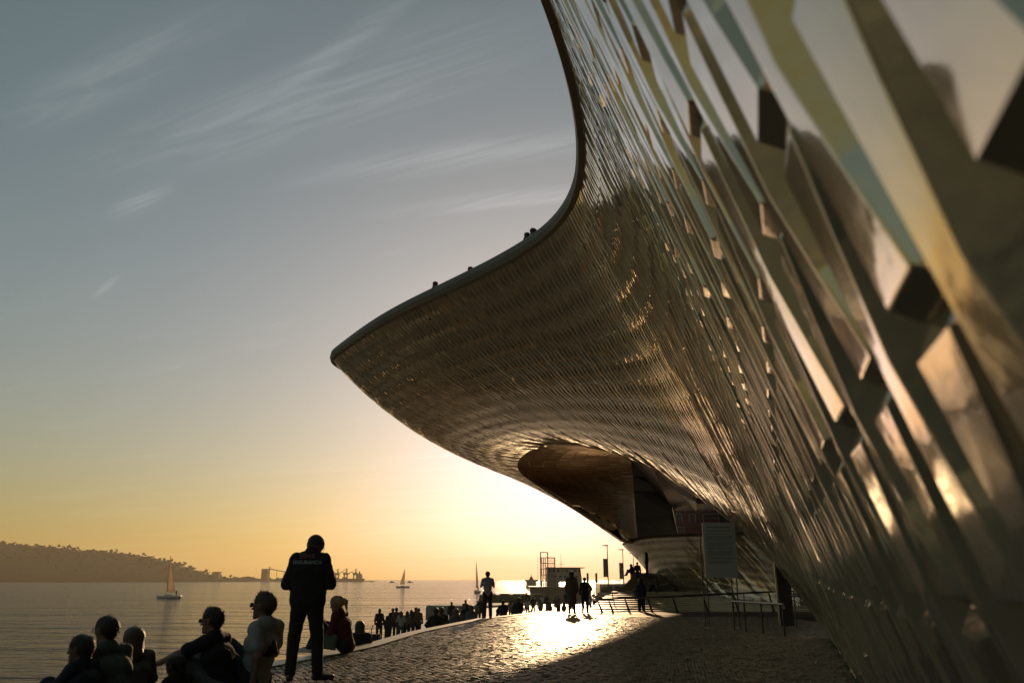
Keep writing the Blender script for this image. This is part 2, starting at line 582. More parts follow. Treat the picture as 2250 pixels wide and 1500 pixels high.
# control columns: foot of the wall (or edge of the arch), top at the roof edge, amount of belly
CC = [
    (base(-0.2, -6.0), rf(-4.6, -6.0), 0.0),
    (base(0.86, 0.0), rf(-3.5, 0.0), 0.0),
    (base(2.2, 4.0), rf(-2.2, 4.2), 0.0),
    (gB(1905, 1500), rf(-0.35, 9.4), 0.0),
    (gB(1865, 1440), roof(1222, 0), 0.0),
    (gB(1830, 1395), roof(1292, 260), 0.05),
    (P(1738, 1275, 25.8), roof(1287, 410), 0.15),
    (P(1640, 1165, 30.8), roof(1235, 505), 0.3),
    (P(1530, 1085, 35.2), roof(1115, 583), 0.5),
    (P(1430, 1020, 38.8), roof(955, 657), 0.75),
    (P(1330, 983, 41.2), roof(850, 707), 1.1),
    (P(1240, 970, 43.2), roof(778, 755), 1.3),
    (P(1165, 983, 45.3), roof(742, 783), 1.35),
    (P(1132, 1012, 47.2), roof(731, 798), 1.35),
    (P(1145, 1042, 49.4), rf(-7.6, 44.5), 1.3),
    (P(1200, 1075, 52.0), rf(-5.2, 49.5), 0.9),
    (P(1290, 1135, 57.0), rf(0.2, 57.0), 0.8),
    (P(1368, 1190, 63.0), rf(7.0, 66.0), 0.6),
]
def catmull(pts, samples):
    """centripetal-free Catmull-Rom on an (n,d) array; samples per span"""
    a = np.array(pts, float)
    a = np.vstack([2 * a[0] - a[1], a, 2 * a[-1] - a[-2]])
    outp = []
    n = len(pts) - 1
    for i in range(n):
        p0, p1, p2, p3 = a[i], a[i + 1], a[i + 2], a[i + 3]
        ts = np.linspace(0, 1, samples, endpoint=(i == n - 1))[:, None]
        outp.append(0.5 * ((2 * p1) + (-p0 + p2) * ts + (2 * p0 - 5 * p1 + 4 * p2 - p3) * ts ** 2 + (-p0 + 3 * p1 - 3 * p2 + p3) * ts ** 3))
    return np.vstack(outp)
class Sheet:
    """a wall swept between a foot curve and a top curve, measured in metres"""
    def __init__(self, cc, belly=(-0.35, -0.1, -0.75), out=(-1, -0.2, -0.25), smooth=12):
        arr = [list(b) + list(t) + [k] for b, t, k in cc]
        d = catmull(arr, 24)
        if smooth > 0:
            kk = np.arange(-3 * smooth, 3 * smooth + 1)
            kern = np.exp(-0.5 * (kk / smooth) ** 2); kern /= kern.sum()
            pad = 3 * smooth
            lo = 2 * d[0] - d[1:pad + 1][::-1]; hi = 2 * d[-1] - d[-pad - 1:-1][::-1]
            dp = np.vstack([lo, d, hi])
            d = np.stack([np.convolve(dp[:, j], kern, 'valid') for j in range(d.shape[1])], 1)
        B, T, k = d[:, 0:3], d[:, 3:6], d[:, 6:7]
        mid = (B + T) / 2 + k * np.array(belly) * 1.0
        self.B, self.T, self.M = B, T, mid
        q = 0.5 * T + 0.5 * mid
        ds = np.linalg.norm(np.diff(q, axis=0), axis=1)
        self.s = np.concatenate([[0], np.cumsum(ds)])
        self.L = self.s[-1]
        self.out = np.array(out, float)
        self.sgn = 1.0
        n = self._raw_normal(np.array([self.L * 0.3]), np.array([0.5]))[0]
        if np.dot(n, self.out) < 0:
            self.sgn = -1.0
    def _col(self, s):
        return [np.stack([np.interp(s, self.s, a[:, j]) for j in range(3)], -1) for a in (self.T, self.M, self.B)]
    def pos(self, s, t):
        """t = 0 at the top, 1 at the foot"""
        T, M, B = self._col(s)
        t = np.asarray(t)[..., None]
        C = 2 * M - 0.5 * (T + B)
        return (1 - t) ** 2 * T + 2 * t * (1 - t) * C + t ** 2 * B
    def _raw_normal(self, s, t):
        e = 0.02
        ds = self.pos(np.clip(s + 0.05, 0, self.L), t) - self.pos(np.clip(s - 0.05, 0, self.L), t)
        dt = self.pos(s, np.asarray(t) + e) - self.pos(s, np.asarray(t) - e)
        n = np.cross(ds, dt)
        return n / (np.linalg.norm(n, axis=-1, keepdims=True) + 1e-9)
    def point(self, s, t, h):
        return self.pos(s, t) + self.sgn * self._raw_normal(s, t) * np.asarray(h)[..., None]
    def length(self, s):
        tt = np.linspace(0, 1, 9)
        p = self.pos(np.full(9, s), tt)
        return np.linalg.norm(np.diff(p, axis=0), axis=1).sum()
    def shell(self, name, m, parent, h=-0.065, ns=160, nt=14):
        ss = np.linspace(0, self.L, ns)
        v, f = [], []
        for s in ss:
            p = self.point(np.full(nt, s), np.linspace(0, 1, nt), np.full(nt, h))
            v += [tuple(q) for q in p]
        for i in range(ns - 1):
            for j in range(nt - 1):
                a = i * nt + j
                f.append((a, a + 1, a + nt + 1, a + nt))
        return mesh_obj(name, v, f, m, parent, True)
def tile_cells(sheet, pitch, length, s0, s1, seed=3):
    """(s, t0, t1, flip, rand) of every tile"""
    r = random.Random(seed)
    cells = []
    n = int((s1 - s0) / pitch)
    for i in range(n):
        s = s0 + (i + 0.5) * pitch
        L = sheet.length(s)
        off = (0.5 if float(np.interp(s, sheet.s, sheet.B[:, 1])) < 19.0 else 0.08) * (i % 2) * length
        c1_, c2_ = r.random(), r.random()
        a = 0.0
        b = length - off if off > 0 else length
        while a < L - 0.05:
            bb = min(b, L)
            if bb - a > 0.12:
                cells.append((s, a / L, bb / L, 0.0, 0.75 * c1_ + 0.25 * r.random(), 0.75 * c2_ + 0.25 * r.random(), L))
            a, b = bb, bb + length
    return cells
NST_ = 7
def tile_faces(n=NST_):
    """rows of 4 points: groove, ridge, far edge of the face, foot of the far side"""
    f = []
    for i in range(n - 1):
        a, b = 4 * i, 4 * (i + 1)
        f += [(a, a + 1, b + 1, b), (a + 1, a + 2, b + 2, b + 1), (a + 2, a + 3, b + 3, b + 2)]
    f += [(3, 2, 1, 0), (4 * n - 4, 4 * n - 3, 4 * n - 2, 4 * n - 1)]
    return f
TF = tile_faces()
def tile_geo(sheet, cells, pitch, hmax=0.085, n=NST_):
    """verts (m, 4n, 3): the ridge swings across the tile so that bright face and dark flank both run out to points"""
    m = len(cells)
    c = np.array(cells, float)
    s, t0, t1, fl, r1, r2, L = c.T
    mid_d = np.linalg.norm(sheet.pos(s, (t0 + t1) / 2) - np.array([0, 0, CZ]), axis=1)
    endn = np.interp(mid_d, [7.0, 14.0], [0.55, 0.97])
    w = pitch * 0.5
    gap = 0.004 / L
    ta, tb = t0 + gap, t1 - gap
    S = np.empty((m, n, 4)); Tt = np.empty((m, n, 4)); H = np.empty((m, n, 4))
    for k in range(n):
        u = (0.0, 0.045, 0.27, 0.5, 0.73, 0.955, 1.0)[k]
        endk = endn if k in (0, n - 1) else 1.0
        e = 0.10
        q = np.interp(u, [0, 1], [0, 1])
        uu = np.where(u < 0.5, u * 1.0, u)
        tt = ta + (tb - ta) * u
        sw = 0.5 - 0.5 * math.cos(2 * math.pi * u)            # 0 at the ends, 1 in the middle
        sw2 = 0.5 - 0.5 * math.cos(2 * math.pi * ((u + 0.5) % 1.0))
        mixv = 0.5 - 0.5 * np.cos(2 * math.pi * (u + fl))
        ridge = -0.72 + 0.14 * r1 + (0.72 + 0.28 * r2) * mixv
        S[:, k, 0] = s - w * 0.90; S[:, k, 1] = s + w * ridge; S[:, k, 2] = s + w * 0.90; S[:, k, 3] = s + w * 0.93
        Tt[:, k, :] = tt[:, None]
        H[:, k, 0] = -0.055
        H[:, k, 1] = hmax * (0.94 + 0.12 * r2)
        H[:, k, 2] = hmax * (0.88 + 0.26 * r1)
        H[:, k, 3] = -0.055
        tl_ = ((r1 * 7.31 + r2 * 3.77) % 1.0 - 0.5) * 0.05 * (u - 0.5)      # every tile is set a touch differently
        H[:, k, 1] += tl_; H[:, k, 2] += tl_
        H[:, k, 1] *= endk; H[:, k, 2] *= endk
    return sheet.point(np.clip(S, 0, sheet.L).reshape(m, -1), Tt.reshape(m, -1), H.reshape(m, -1))
museum = empty('museum', (6.0, 14.0, gz(14)))
tag(museum, 'sweeping museum building clad in glazed tiles, its roof lip jutting towards the river', 'museum')
MINV = Matrix.Translation(-Vector(museum.location))
def into(o, parent):          # keep the geometry where it is while parenting
    o.parent = parent
    o.matrix_parent_inverse = parent.matrix_world.inverted() if parent.type != 'EMPTY' else Matrix.Translation(-Vector(parent.location))
    return o
FACADE = Sheet(CC)
PITCH = 0.26
o = into(FACADE.shell('facade_backing', M_BACK, None, ns=220), museum)
s_start = float(np.interp(-2.0, [p[1] for p in FACADE.B[:120]], FACADE.s[:120]))
cells = tile_cells(FACADE, PITCH, 0.98, s_start, FACADE.L)
geo = tile_geo(FACADE, cells, PITCH)
# size in the picture of every tile, to pick the ones that show largest
FACE4 = [1, 2, 4 * NST_ - 2, 4 * NST_ - 3]
cen = geo[:, FACE4].mean(axis=1)
rel = cen - np.array([0, 0, CZ])
dep = rel[:, 1] * ct + rel[:, 2] * st
upc = -rel[:, 1] * st + rel[:, 2] * ct
safe = np.where(dep > 0.15, dep, 1e9)
ipx, ipy = 1125 + FPX * rel[:, 0] / safe, 750 - FPX * upc / safe
q4 = geo[:, FACE4] - np.array([0, 0, CZ])
d4 = np.maximum(q4[..., 1] * ct + q4[..., 2] * st, 0.15)
u4 = FPX * q4[..., 0] / d4; v4 = FPX * (-q4[..., 1] * st + q4[..., 2] * ct) / d4
area = 0.5 * np.abs((u4[:, 0] - u4[:, 2]) * (v4[:, 1] - v4[:, 3]) - (u4[:, 1] - u4[:, 3]) * (v4[:, 0] - v4[:, 2]))
inview = (dep > 0.15) & (ipx > -20) & (ipx < 2330) & (ipy > -80) & (ipy < 1560)
order = np.argsort(-np.where(inview, area, 0))
chosen = order[:300]
mask = np.zeros(len(cells), bool); mask[chosen] = True
for idx in chosen:
    ob = mesh_obj('tile', geo[idx], TF, M_TILE)
    into(ob, museum)
    bv = ob.modifiers.new('bevel', 'BEVEL')
    bv.width = 0.007; bv.segments = 2; bv.limit_method = 'ANGLE'; bv.angle_limit = R_(12)
    ob.data.polygons.foreach_set('use_smooth', [True] * len(ob.data.polygons))
    wnm = ob.modifiers.new('normals', 'WEIGHTED_NORMAL')
rest = geo[~mask]
v = rest.reshape(-1, 3)
f = [tuple(a + 4 * NST_ * i for a in q) for i in range(len(rest)) for q in TF]
o = into(mesh_obj('tiles', v, f, M_TILE), museum)
o['kind'] = 'stuff'
o['label'] = 'long glazed tiles in fanning columns, too small to tell apart'

# roof edge coping in lengths
def coping(sheet, s0, s1, seg, name, m, parent, w=0.55, h=0.52, lift=0.0):
    n = int((s1 - s0) / seg)
    prof = [(-0.16, -0.02), (-0.20, 0.10), (-0.17, 0.24), (-0.08, 0.32), (0.06, 0.33), (0.20, 0.30), (0.20, -0.02)]
    for i in range(n):
        a, b = s0 + i * seg + 0.012, s0 + (i + 1) * seg - 0.012
        k = 6
        v, f = [], []
        for j in range(k + 1):
            s = a + (b - a) * j / k
            p = sheet.pos(np.array([s]), np.array([0.0]))[0]
            t = sheet.pos(np.array([min(s + .05, sheet.L)]), np.array([0.0]))[0] - sheet.pos(np.array([max(s - .05, 0)]), np.array([0.0]))[0]
            tv = Vector(t).normalized()
            side = tv.cross(Vector((0, 0, 1))).normalized()     # to the right of travel
            if side.dot(Vector(sheet.out)) > 0 and not getattr(sheet, 'flip', False):
                side = -side
            for (x, z) in prof:
                v.append(Vector(p) + side * (x * w / 0.4) + Vector((0, 0, (z - 0.02) * h / 0.34 + lift)))
        m_ = len(prof)
        for j in range(k):
            for q in range(m_):
                f.append((j * m_ + q, j * m_ + (q + 1) % m_, (j + 1) * m_ + (q + 1) % m_, (j + 1) * m_ + q))
        f.append(tuple(range(m_))); f.append(tuple(k * m_ + q for q in reversed(range(m_))))
        mb = MB(); mb.add(v, f)
        into(mb.build(name, m, None, False), parent)
coping(FACADE, float(s_start), FACADE.L - 0.1, 2.4, 'coping', M_COPING, museum)
# terrace behind the coping
v = []
ss = np.linspace(0, FACADE.L, 60)
tp = FACADE.pos(ss, np.zeros(60))
tin = FACADE.point(ss, np.full(60, 0.10), np.full(60, -0.25))
for p in tin:
    v.append((p[0], p[1], ROOF_Z - 0.45))
v += [(45, 70, ROOF_Z - 0.45), (45, -8, ROOF_Z - 0.45)]
o = into(mesh_obj('terrace', v, [tuple(range(len(v)))], M_TERRACE), museum)

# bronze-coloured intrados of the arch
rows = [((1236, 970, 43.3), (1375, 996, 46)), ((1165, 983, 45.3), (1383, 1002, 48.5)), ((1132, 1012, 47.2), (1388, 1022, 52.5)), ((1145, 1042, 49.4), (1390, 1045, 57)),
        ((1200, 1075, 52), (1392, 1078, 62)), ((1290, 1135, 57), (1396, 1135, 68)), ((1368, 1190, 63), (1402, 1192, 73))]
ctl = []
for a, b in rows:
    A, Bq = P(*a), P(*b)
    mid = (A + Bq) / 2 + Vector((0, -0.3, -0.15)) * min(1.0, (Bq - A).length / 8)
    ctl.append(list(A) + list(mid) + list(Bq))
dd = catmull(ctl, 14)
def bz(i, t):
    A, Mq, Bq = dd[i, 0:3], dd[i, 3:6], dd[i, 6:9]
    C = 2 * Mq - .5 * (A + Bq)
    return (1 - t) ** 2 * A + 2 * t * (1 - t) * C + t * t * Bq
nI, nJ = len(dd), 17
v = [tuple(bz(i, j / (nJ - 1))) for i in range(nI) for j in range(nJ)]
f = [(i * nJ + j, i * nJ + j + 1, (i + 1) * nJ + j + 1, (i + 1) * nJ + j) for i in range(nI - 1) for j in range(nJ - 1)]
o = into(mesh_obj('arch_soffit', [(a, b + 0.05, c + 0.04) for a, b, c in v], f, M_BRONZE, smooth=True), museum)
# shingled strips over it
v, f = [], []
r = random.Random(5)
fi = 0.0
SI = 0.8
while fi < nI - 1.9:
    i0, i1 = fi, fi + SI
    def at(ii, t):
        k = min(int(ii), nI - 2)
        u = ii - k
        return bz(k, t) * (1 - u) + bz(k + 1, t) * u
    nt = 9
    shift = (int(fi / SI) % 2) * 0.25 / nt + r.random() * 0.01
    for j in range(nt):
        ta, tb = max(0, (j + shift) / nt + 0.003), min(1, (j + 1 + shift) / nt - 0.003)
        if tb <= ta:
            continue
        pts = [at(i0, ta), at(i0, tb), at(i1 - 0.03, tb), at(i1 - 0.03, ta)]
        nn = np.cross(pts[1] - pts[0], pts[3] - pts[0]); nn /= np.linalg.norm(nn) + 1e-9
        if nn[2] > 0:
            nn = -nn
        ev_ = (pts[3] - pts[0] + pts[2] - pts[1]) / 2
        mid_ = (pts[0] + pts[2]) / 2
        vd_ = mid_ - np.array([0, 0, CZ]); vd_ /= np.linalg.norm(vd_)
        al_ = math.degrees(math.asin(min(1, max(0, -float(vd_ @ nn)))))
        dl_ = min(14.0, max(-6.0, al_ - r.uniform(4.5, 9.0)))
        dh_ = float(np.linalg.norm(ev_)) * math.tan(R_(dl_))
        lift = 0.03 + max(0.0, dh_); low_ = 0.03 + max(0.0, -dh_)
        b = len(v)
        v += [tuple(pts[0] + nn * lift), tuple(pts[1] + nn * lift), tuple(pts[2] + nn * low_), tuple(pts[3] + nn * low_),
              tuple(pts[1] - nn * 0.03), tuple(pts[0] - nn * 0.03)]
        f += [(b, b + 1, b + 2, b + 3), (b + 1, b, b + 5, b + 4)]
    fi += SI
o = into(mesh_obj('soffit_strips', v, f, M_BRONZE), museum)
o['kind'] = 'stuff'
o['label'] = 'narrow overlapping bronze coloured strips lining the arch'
# dark inner walls and ceiling of the entrance
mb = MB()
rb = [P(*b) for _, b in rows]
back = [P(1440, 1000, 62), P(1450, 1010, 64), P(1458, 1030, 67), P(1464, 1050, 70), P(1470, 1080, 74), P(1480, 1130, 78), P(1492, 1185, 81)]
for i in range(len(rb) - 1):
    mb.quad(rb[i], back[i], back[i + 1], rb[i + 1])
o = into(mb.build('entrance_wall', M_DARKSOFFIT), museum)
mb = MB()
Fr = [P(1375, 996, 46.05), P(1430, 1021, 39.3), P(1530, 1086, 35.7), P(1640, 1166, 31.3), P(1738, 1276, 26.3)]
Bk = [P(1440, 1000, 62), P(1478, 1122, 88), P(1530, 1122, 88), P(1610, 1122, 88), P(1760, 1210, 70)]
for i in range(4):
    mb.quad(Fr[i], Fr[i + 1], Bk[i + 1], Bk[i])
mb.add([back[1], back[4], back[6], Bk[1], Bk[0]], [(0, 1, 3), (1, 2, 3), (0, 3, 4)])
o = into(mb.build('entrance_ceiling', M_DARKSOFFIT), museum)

# the low tiled lip in front of the entrance
LC = [
    (P(1440, 1268, 78.0), P(1400, 1193, 82.0), 0.0),
    (P(1446, 1284, 73.0), P(1378, 1195, 77.0), 0.5),
    (P(1458, 1296, 68.0), P(1371, 1197, 72.5), 1.0),
    (P(1500, 1307, 63.0), P(1385, 1190, 69.5), 1.0),
    (P(1555, 1318, 58.5), P(1430, 1182, 66.0), 1.0),
    (P(1640, 1331, 53.0), P(1510, 1178, 60.0), 0.9),
    (P(1760, 1343, 47.5), P(1620, 1176, 53.0), 0.7),
    (P(1880, 1350, 44.0), P(1730, 1178, 47.0), 0.6),
    (P(2020, 1356, 41.0), P(1860, 1180, 42.0), 0.5),
]
lip = empty('tiled_wall', P(1640, 1331, 51.5))
tag(lip, 'low tiled wall with a pointed overhanging end glowing in the sun, behind the notice board', 'wall')
LIP = Sheet(LC, belly=(0.5, 0.2, -0.3), out=(-1, -0.4, 0), smooth=4)
into(LIP.shell('wall_backing', M_BACK, None, ns=60, nt=8), lip)
cells2 = tile_cells(LIP, 0.26, 0.98, 0.0, LIP.L, 9)
geo2 = tile_geo(LIP, cells2, 0.26)
v = geo2.reshape(-1, 3)
f = [tuple(a + 4 * NST_ * i for a in q) for i in range(len(geo2)) for q in TF]
o = into(mesh_obj('tiles', v, f, M_TILE), lip)
o['kind'] = 'stuff'
o['label'] = 'long glazed tiles in slanting columns'
LIP.flip = False
coping(LIP, 0.1, LIP.L - 0.1, 2.4, 'coping', M_COPING, lip, w=0.32, h=0.22)
# ------------------------------------------------------------------ people: bodies grown as one smooth surface
def grow(prims, voxel, k=0.03):
    """prims: (a, b, ra, rb, k) capsules -> verts, quads by surface nets"""
    A = np.array([p[0] for p in prims]); B = np.array([p[1] for p in prims])
    rmax = np.array([max(p[2], p[3]) for p in prims])
    lo = np.minimum(A, B).min(axis=0) - rmax.max() - 3 * voxel
    hi = np.maximum(A, B).max(axis=0) + rmax.max() + 3 * voxel
    n = np.ceil((hi - lo) / voxel).astype(int) + 1
    D = np.full(n, 0.5, np.float32)
    ax = [lo[i] + voxel * np.arange(n[i]) for i in range(3)]
    for p in prims:
        a, b, ra, rb = np.array(p[0], float), np.array(p[1], float), p[2], p[3]
        kk = p[4] if len(p) > 4 and p[4] else k
        mg = max(ra, rb) + 2.0 * kk + 2.5 * voxel
        i0 = np.maximum(((np.minimum(a, b) - mg - lo) / voxel).astype(int), 0)
        i1 = np.minimum(((np.maximum(a, b) + mg - lo) / voxel).astype(int) + 2, n)
        X, Y, Z = np.meshgrid(ax[0][i0[0]:i1[0]], ax[1][i0[1]:i1[1]], ax[2][i0[2]:i1[2]], indexing='ij')
        ba = b - a
        L2 = float(ba @ ba) + 1e-12
        h = np.clip(((X - a[0]) * ba[0] + (Y - a[1]) * ba[1] + (Z - a[2]) * ba[2]) / L2, 0, 1)
        d = np.sqrt((X - a[0] - h * ba[0]) ** 2 + (Y - a[1] - h * ba[1]) ** 2 + (Z - a[2] - h * ba[2]) ** 2) - (ra + (rb - ra) * h)
        sl = tuple(slice(i0[j], i1[j]) for j in range(3))
        W = D[sl]
        m = np.maximum(kk - np.abs(W - d), 0) / kk
        D[sl] = np.minimum(W, d) - m * m * kk * 0.25
    inside = D < 0
    c = np.zeros(tuple(n - 1) + (3,), np.float32)
    cnt = np.zeros(tuple(n - 1), np.float32)
    def sub(arr, o):
        return arr[o[0]:o[0] + n[0] - 1, o[1]:o[1] + n[1] - 1, o[2]:o[2] + n[2] - 1]
    for axis in range(3):
        others = [j for j in range(3) if j != axis]
        for u in (0, 1):
            for w in (0, 1):
                o0 = [0, 0, 0]; o0[others[0]] = u; o0[others[1]] = w
                o1 = list(o0); o1[axis] = 1
                d0, d1 = sub(D, o0), sub(D, o1)
                cr = (d0 < 0) != (d1 < 0)
                t = np.where(cr, d0 / np.where(cr, d0 - d1, 1), 0)
                for j in range(3):
                    val = t if j == axis else float(o0[j])
                    c[..., j] += np.where(cr, val, 0)
                cnt += cr
    act = cnt > 0
    idx = np.full(act.shape, -1, np.int64)
    idx[act] = np.arange(act.sum())
    g = np.argwhere(act)
    V = (g + c[act] / cnt[act][:, None]) * voxel + lo
    Fq = []
    for axis in range(3):
        o = [(axis + 1) % 3, (axis + 2) % 3]
        s0 = [slice(0, n[j]) for j in range(3)]
        s1 = [slice(0, n[j]) for j in range(3)]
        s0[axis] = slice(0, n[axis] - 1); s1[axis] = slice(1, n[axis])
        e = inside[tuple(s0)] != inside[tuple(s1)]
        pts = np.argwhere(e)
        ok = (pts[:, o[0]] > 0) & (pts[:, o[1]] > 0) & (pts[:, o[0]] < n[o[0]] - 1) & (pts[:, o[1]] < n[o[1]] - 1)
        pts = pts[ok]
        if not len(pts):
            continue
        flip = inside[tuple(s0)][tuple(pts.T)]
        def cell(du, dv):
            q = pts.copy(); q[:, o[0]] += du; q[:, o[1]] += dv
            return idx[tuple(q.T)]
        q = np.stack([cell(-1, -1), cell(0, -1), cell(0, 0), cell(-1, 0)], 1)
        q[~flip] = q[~flip][:, ::-1]
        Fq.append(q)
    return V, np.vstack(Fq)
def V3(x, y, z):
    return np.array([x, y, z], float)
def nrm(v):
    v = np.array(v, float)
    return v / (np.linalg.norm(v) + 1e-9)
def figure(J, hair='short', fat=1.0, sleeve='long', legs='long', hood=False, skirt=False, bulky=False):
    """joints -> dict of groups of capsules"""
    G = {k: [] for k in ('body', 'top', 'trousers', 'hair', 'shoe_a', 'shoe_b')}
    lat = nrm(J['shR'] - J['shL'])
    hl = nrm(J['hipR'] - J['hipL'])
    pel = (J['hipL'] + J['hipR']) / 2
    ch = J['chest']
    spine = nrm(ch - pel)
    w = pel * 0.45 + ch * 0.55
    fwd = nrm(np.cross(spine, lat)) * -1
    def cap(a, b, ra, rb=None, k=None):
        return (a, b, ra, ra if rb is None else rb, k)
    torso = [cap(J['hipL'], J['hipR'], 0.100 * fat), cap(w - lat * 0.055, w + lat * 0.055, 0.100 * fat), cap(ch - lat * 0.085, ch + lat * 0.085, 0.112 * fat),
             cap(pel, ch, 0.105 * fat, 0.115 * fat), cap(J['shL'], J['shR'], 0.058), cap(J['shL'] * .5 + J['neck'] * .5, J['neck'], 0.055, 0.06), cap(J['shR'] * .5 + J['neck'] * .5, J['neck'], 0.055, 0.06)]
    G['body'] += torso
    G['top'] += [(a, b, ra + 0.014, rb + 0.014, k) for a, b, ra, rb, k in torso[1:]]
    G['top'].append(cap(pel + spine * 0.02 - hl * 0.06, pel + spine * 0.02 + hl * 0.06, 0.118 * fat))
    if bulky:          # a loose blouson: straight sides down to a broad hem
        for q_, wd_, r_ in ((0.02, 0.10, 0.125), (0.30, 0.10, 0.128), (0.62, 0.115, 0.13), (0.9, 0.12, 0.125)):
            c_ = pel * (1 - q_) + ch * q_
            G['top'].append(cap(c_ - lat * wd_, c_ + lat * wd_, r_))
        for sd in 'LR':
            G['top'] += [cap(J['sh' + sd], J['el' + sd], 0.072, 0.068), cap(J['el' + sd], J['wr' + sd], 0.066, 0.048)]
        G['top'].append(cap(J['neck'] - spine * 0.02, J['neck'] + nrm(J['hu']) * 0.055, 0.085, 0.078, 0.02))
    G['trousers'].append(cap(J['hipL'], J['hipR'], 0.112 * fat))
    # head
    H, hf, hu = J['head'], nrm(J['hf']), nrm(J['hu'])
    hlat = nrm(np.cross(hf, hu))
    s = J.get('hs', 1.0)
    G['body'] += [cap(J['neck'], H - hu * 0.05 * s, 0.058, 0.052), cap(H - hf * 0.022 * s + hu * 0.01, H + hf * 0.018 * s + hu * 0.012, 0.088 * s),
                  cap(H + hf * 0.056 * s - hu * 0.02 * s, H + hf * 0.062 * s - hu * 0.09 * s, 0.052 * s, 0.036 * s),
                  cap(H + hf * 0.097 * s - hu * 0.01 * s, H + hf * 0.128 * s - hu * 0.042 * s, 0.009 * s, 0.013 * s, 0.010),
                  cap(H + hf * 0.099 * s - hu * 0.075 * s, H + hf * 0.102 * s - hu * 0.078 * s, 0.014 * s, 0.014 * s, 0.014),
                  cap(H + hf * 0.084 * s - hu * 0.118 * s, H + hf * 0.09 * s - hu * 0.116 * s, 0.020 * s, 0.020 * s, 0.016),
                  cap(H + hf * 0.086 * s + hu * 0.014 * s - hlat * 0.03, H + hf * 0.086 * s + hu * 0.014 * s + hlat * 0.03, 0.016 * s, 0.016 * s, 0.016)]
    for sg in (-1, 1):
        e = H + hlat * sg * 0.088 * s - hf * 0.01 * s
        G['body'].append(cap(e + hu * 0.012 * s, e - hu * 0.028 * s, 0.015 * s, 0.010 * s, 0.010))
    crown = [cap(H - hf * 0.030 * s + hu * 0.018 * s, H + hf * 0.012 * s + hu * 0.030 * s, 0.090 * s)]
    if hair == 'shaved':
        G['hair'] += [cap(H - hf * 0.026 * s + hu * 0.014 * s, H + hf * 0.012 * s + hu * 0.018 * s, 0.0885 * s)]
    elif hair == 'short':
        G['hair'] += [cap(H - hf * 0.034 * s + hu * 0.02 * s, H + hf * 0.010 * s + hu * 0.036 * s, 0.0925 * s), cap(H - hf * 0.05 * s, H - hf * 0.055 * s - hu * 0.05 * s, 0.070 * s, 0.045 * s)]
    elif hair == 'quiff':
        G['hair'] += [cap(H - hf * 0.034 * s + hu * 0.02 * s, H + hf * 0.012 * s + hu * 0.038 * s, 0.092 * s), cap(H - hf * 0.05 * s, H - hf * 0.055 * s - hu * 0.05 * s, 0.070 * s, 0.045 * s),
                      cap(H + hf * 0.055 * s + hu * 0.095 * s, H - hf * 0.02 * s + hu * 0.11 * s, 0.030 * s, 0.022 * s)]
        for q in range(7):
            a = H + hf * (0.06 - 0.02 * q) * s + hu * 0.105 * s + hlat * 0.02 * math.sin(q * 2.3)
            G['hair'].append(cap(a, a + hu * 0.028 * s + hf * 0.012, 0.014, 0.006, 0.01))
    elif hair == 'mop':
        G['hair'] += [cap(H - hf * 0.032 * s + hu * 0.022 * s, H + hf * 0.006 * s + hu * 0.034 * s, 0.096 * s), cap(H - hf * 0.05 * s, H - hf * 0.062 * s - hu * 0.075 * s, 0.078 * s, 0.05 * s),
                      cap(H + hf * 0.045 * s + hu * 0.06 * s, H + hf * 0.075 * s + hu * 0.035 * s, 0.04 * s, 0.022 * s)]
    elif hair == 'long':
        G['hair'] += [cap(H - hf * 0.034 * s + hu * 0.02 * s, H + hf * 0.016 * s + hu * 0.034 * s, 0.098 * s), cap(H - hf * 0.05 * s, H - hf * 0.085 * s - hu * 0.16 * s, 0.088 * s, 0.075 * s),
                      cap(H - hf * 0.085 * s - hu * 0.16 * s, H - hf * 0.09 * s - hu * 0.29 * s, 0.072 * s, 0.03 * s)]
        for sg in (-1, 1):
            G['hair'].append(cap(H + hlat * sg * 0.065 * s, H + hlat * sg * 0.075 * s - hf * 0.03 - hu * 0.17 * s, 0.040 * s, 0.035 * s))
    elif hair == 'pony':
        G['hair'] += [cap(H - hf * 0.034 * s + hu * 0.02 * s, H + hf * 0.018 * s + hu * 0.032 * s, 0.0935 * s), cap(H - hf * 0.05 * s, H - hf * 0.05 * s - hu * 0.03 * s, 0.072 * s, 0.05 * s),
                      cap(H - hf * 0.12 * s + hu * 0.03 * s, H - hf * 0.15 * s - hu * 0.01 * s, 0.024, 0.036), cap(H - hf * 0.15 * s - hu * 0.01 * s, H - hf * 0.145 * s - hu * 0.15 * s, 0.036, 0.012)]
    if hood:
        G['top'] += [cap(J['neck'] - fwd * 0.06 - lat * 0.05, J['neck'] - fwd * 0.06 + lat * 0.05, 0.055)]
    G['top'].append(cap(J['neck'] - spine * 0.03, J['neck'] + hu * 0.012, 0.072, 0.066, 0.015))
    # arms and hands
    for sd in 'LR':
        sh, el, wr, hd = J['sh' + sd], J['el' + sd], J['wr' + sd], nrm(J.get('hd' + sd, J['wr' + sd] - J['el' + sd]))
        G['body'] += [cap(sh, el, 0.050, 0.040), cap(el, wr, 0.041, 0.027)]
        G['top'].append(cap(sh, el, 0.066, 0.057) if sleeve == 'long' else cap(sh, sh + (el - sh) * 0.62, 0.068, 0.070, 0.02))
        if sleeve == 'long':
            G['top'].append(cap(el, wr, 0.057, 0.042))
        ref = lat if abs(hd @ lat) < 0.8 else fwd
        pn = nrm(np.cross(hd, ref)); wd = nrm(np.cross(pn, hd))
        pc = wr + hd * 0.05
        for q in (-0.026, -0.009, 0.009, 0.026):
            G['body'].append(cap(wr + hd * 0.015 + wd * q * 0.7, wr + hd * 0.085 + wd * q, 0.014, 0.011, 0.010))
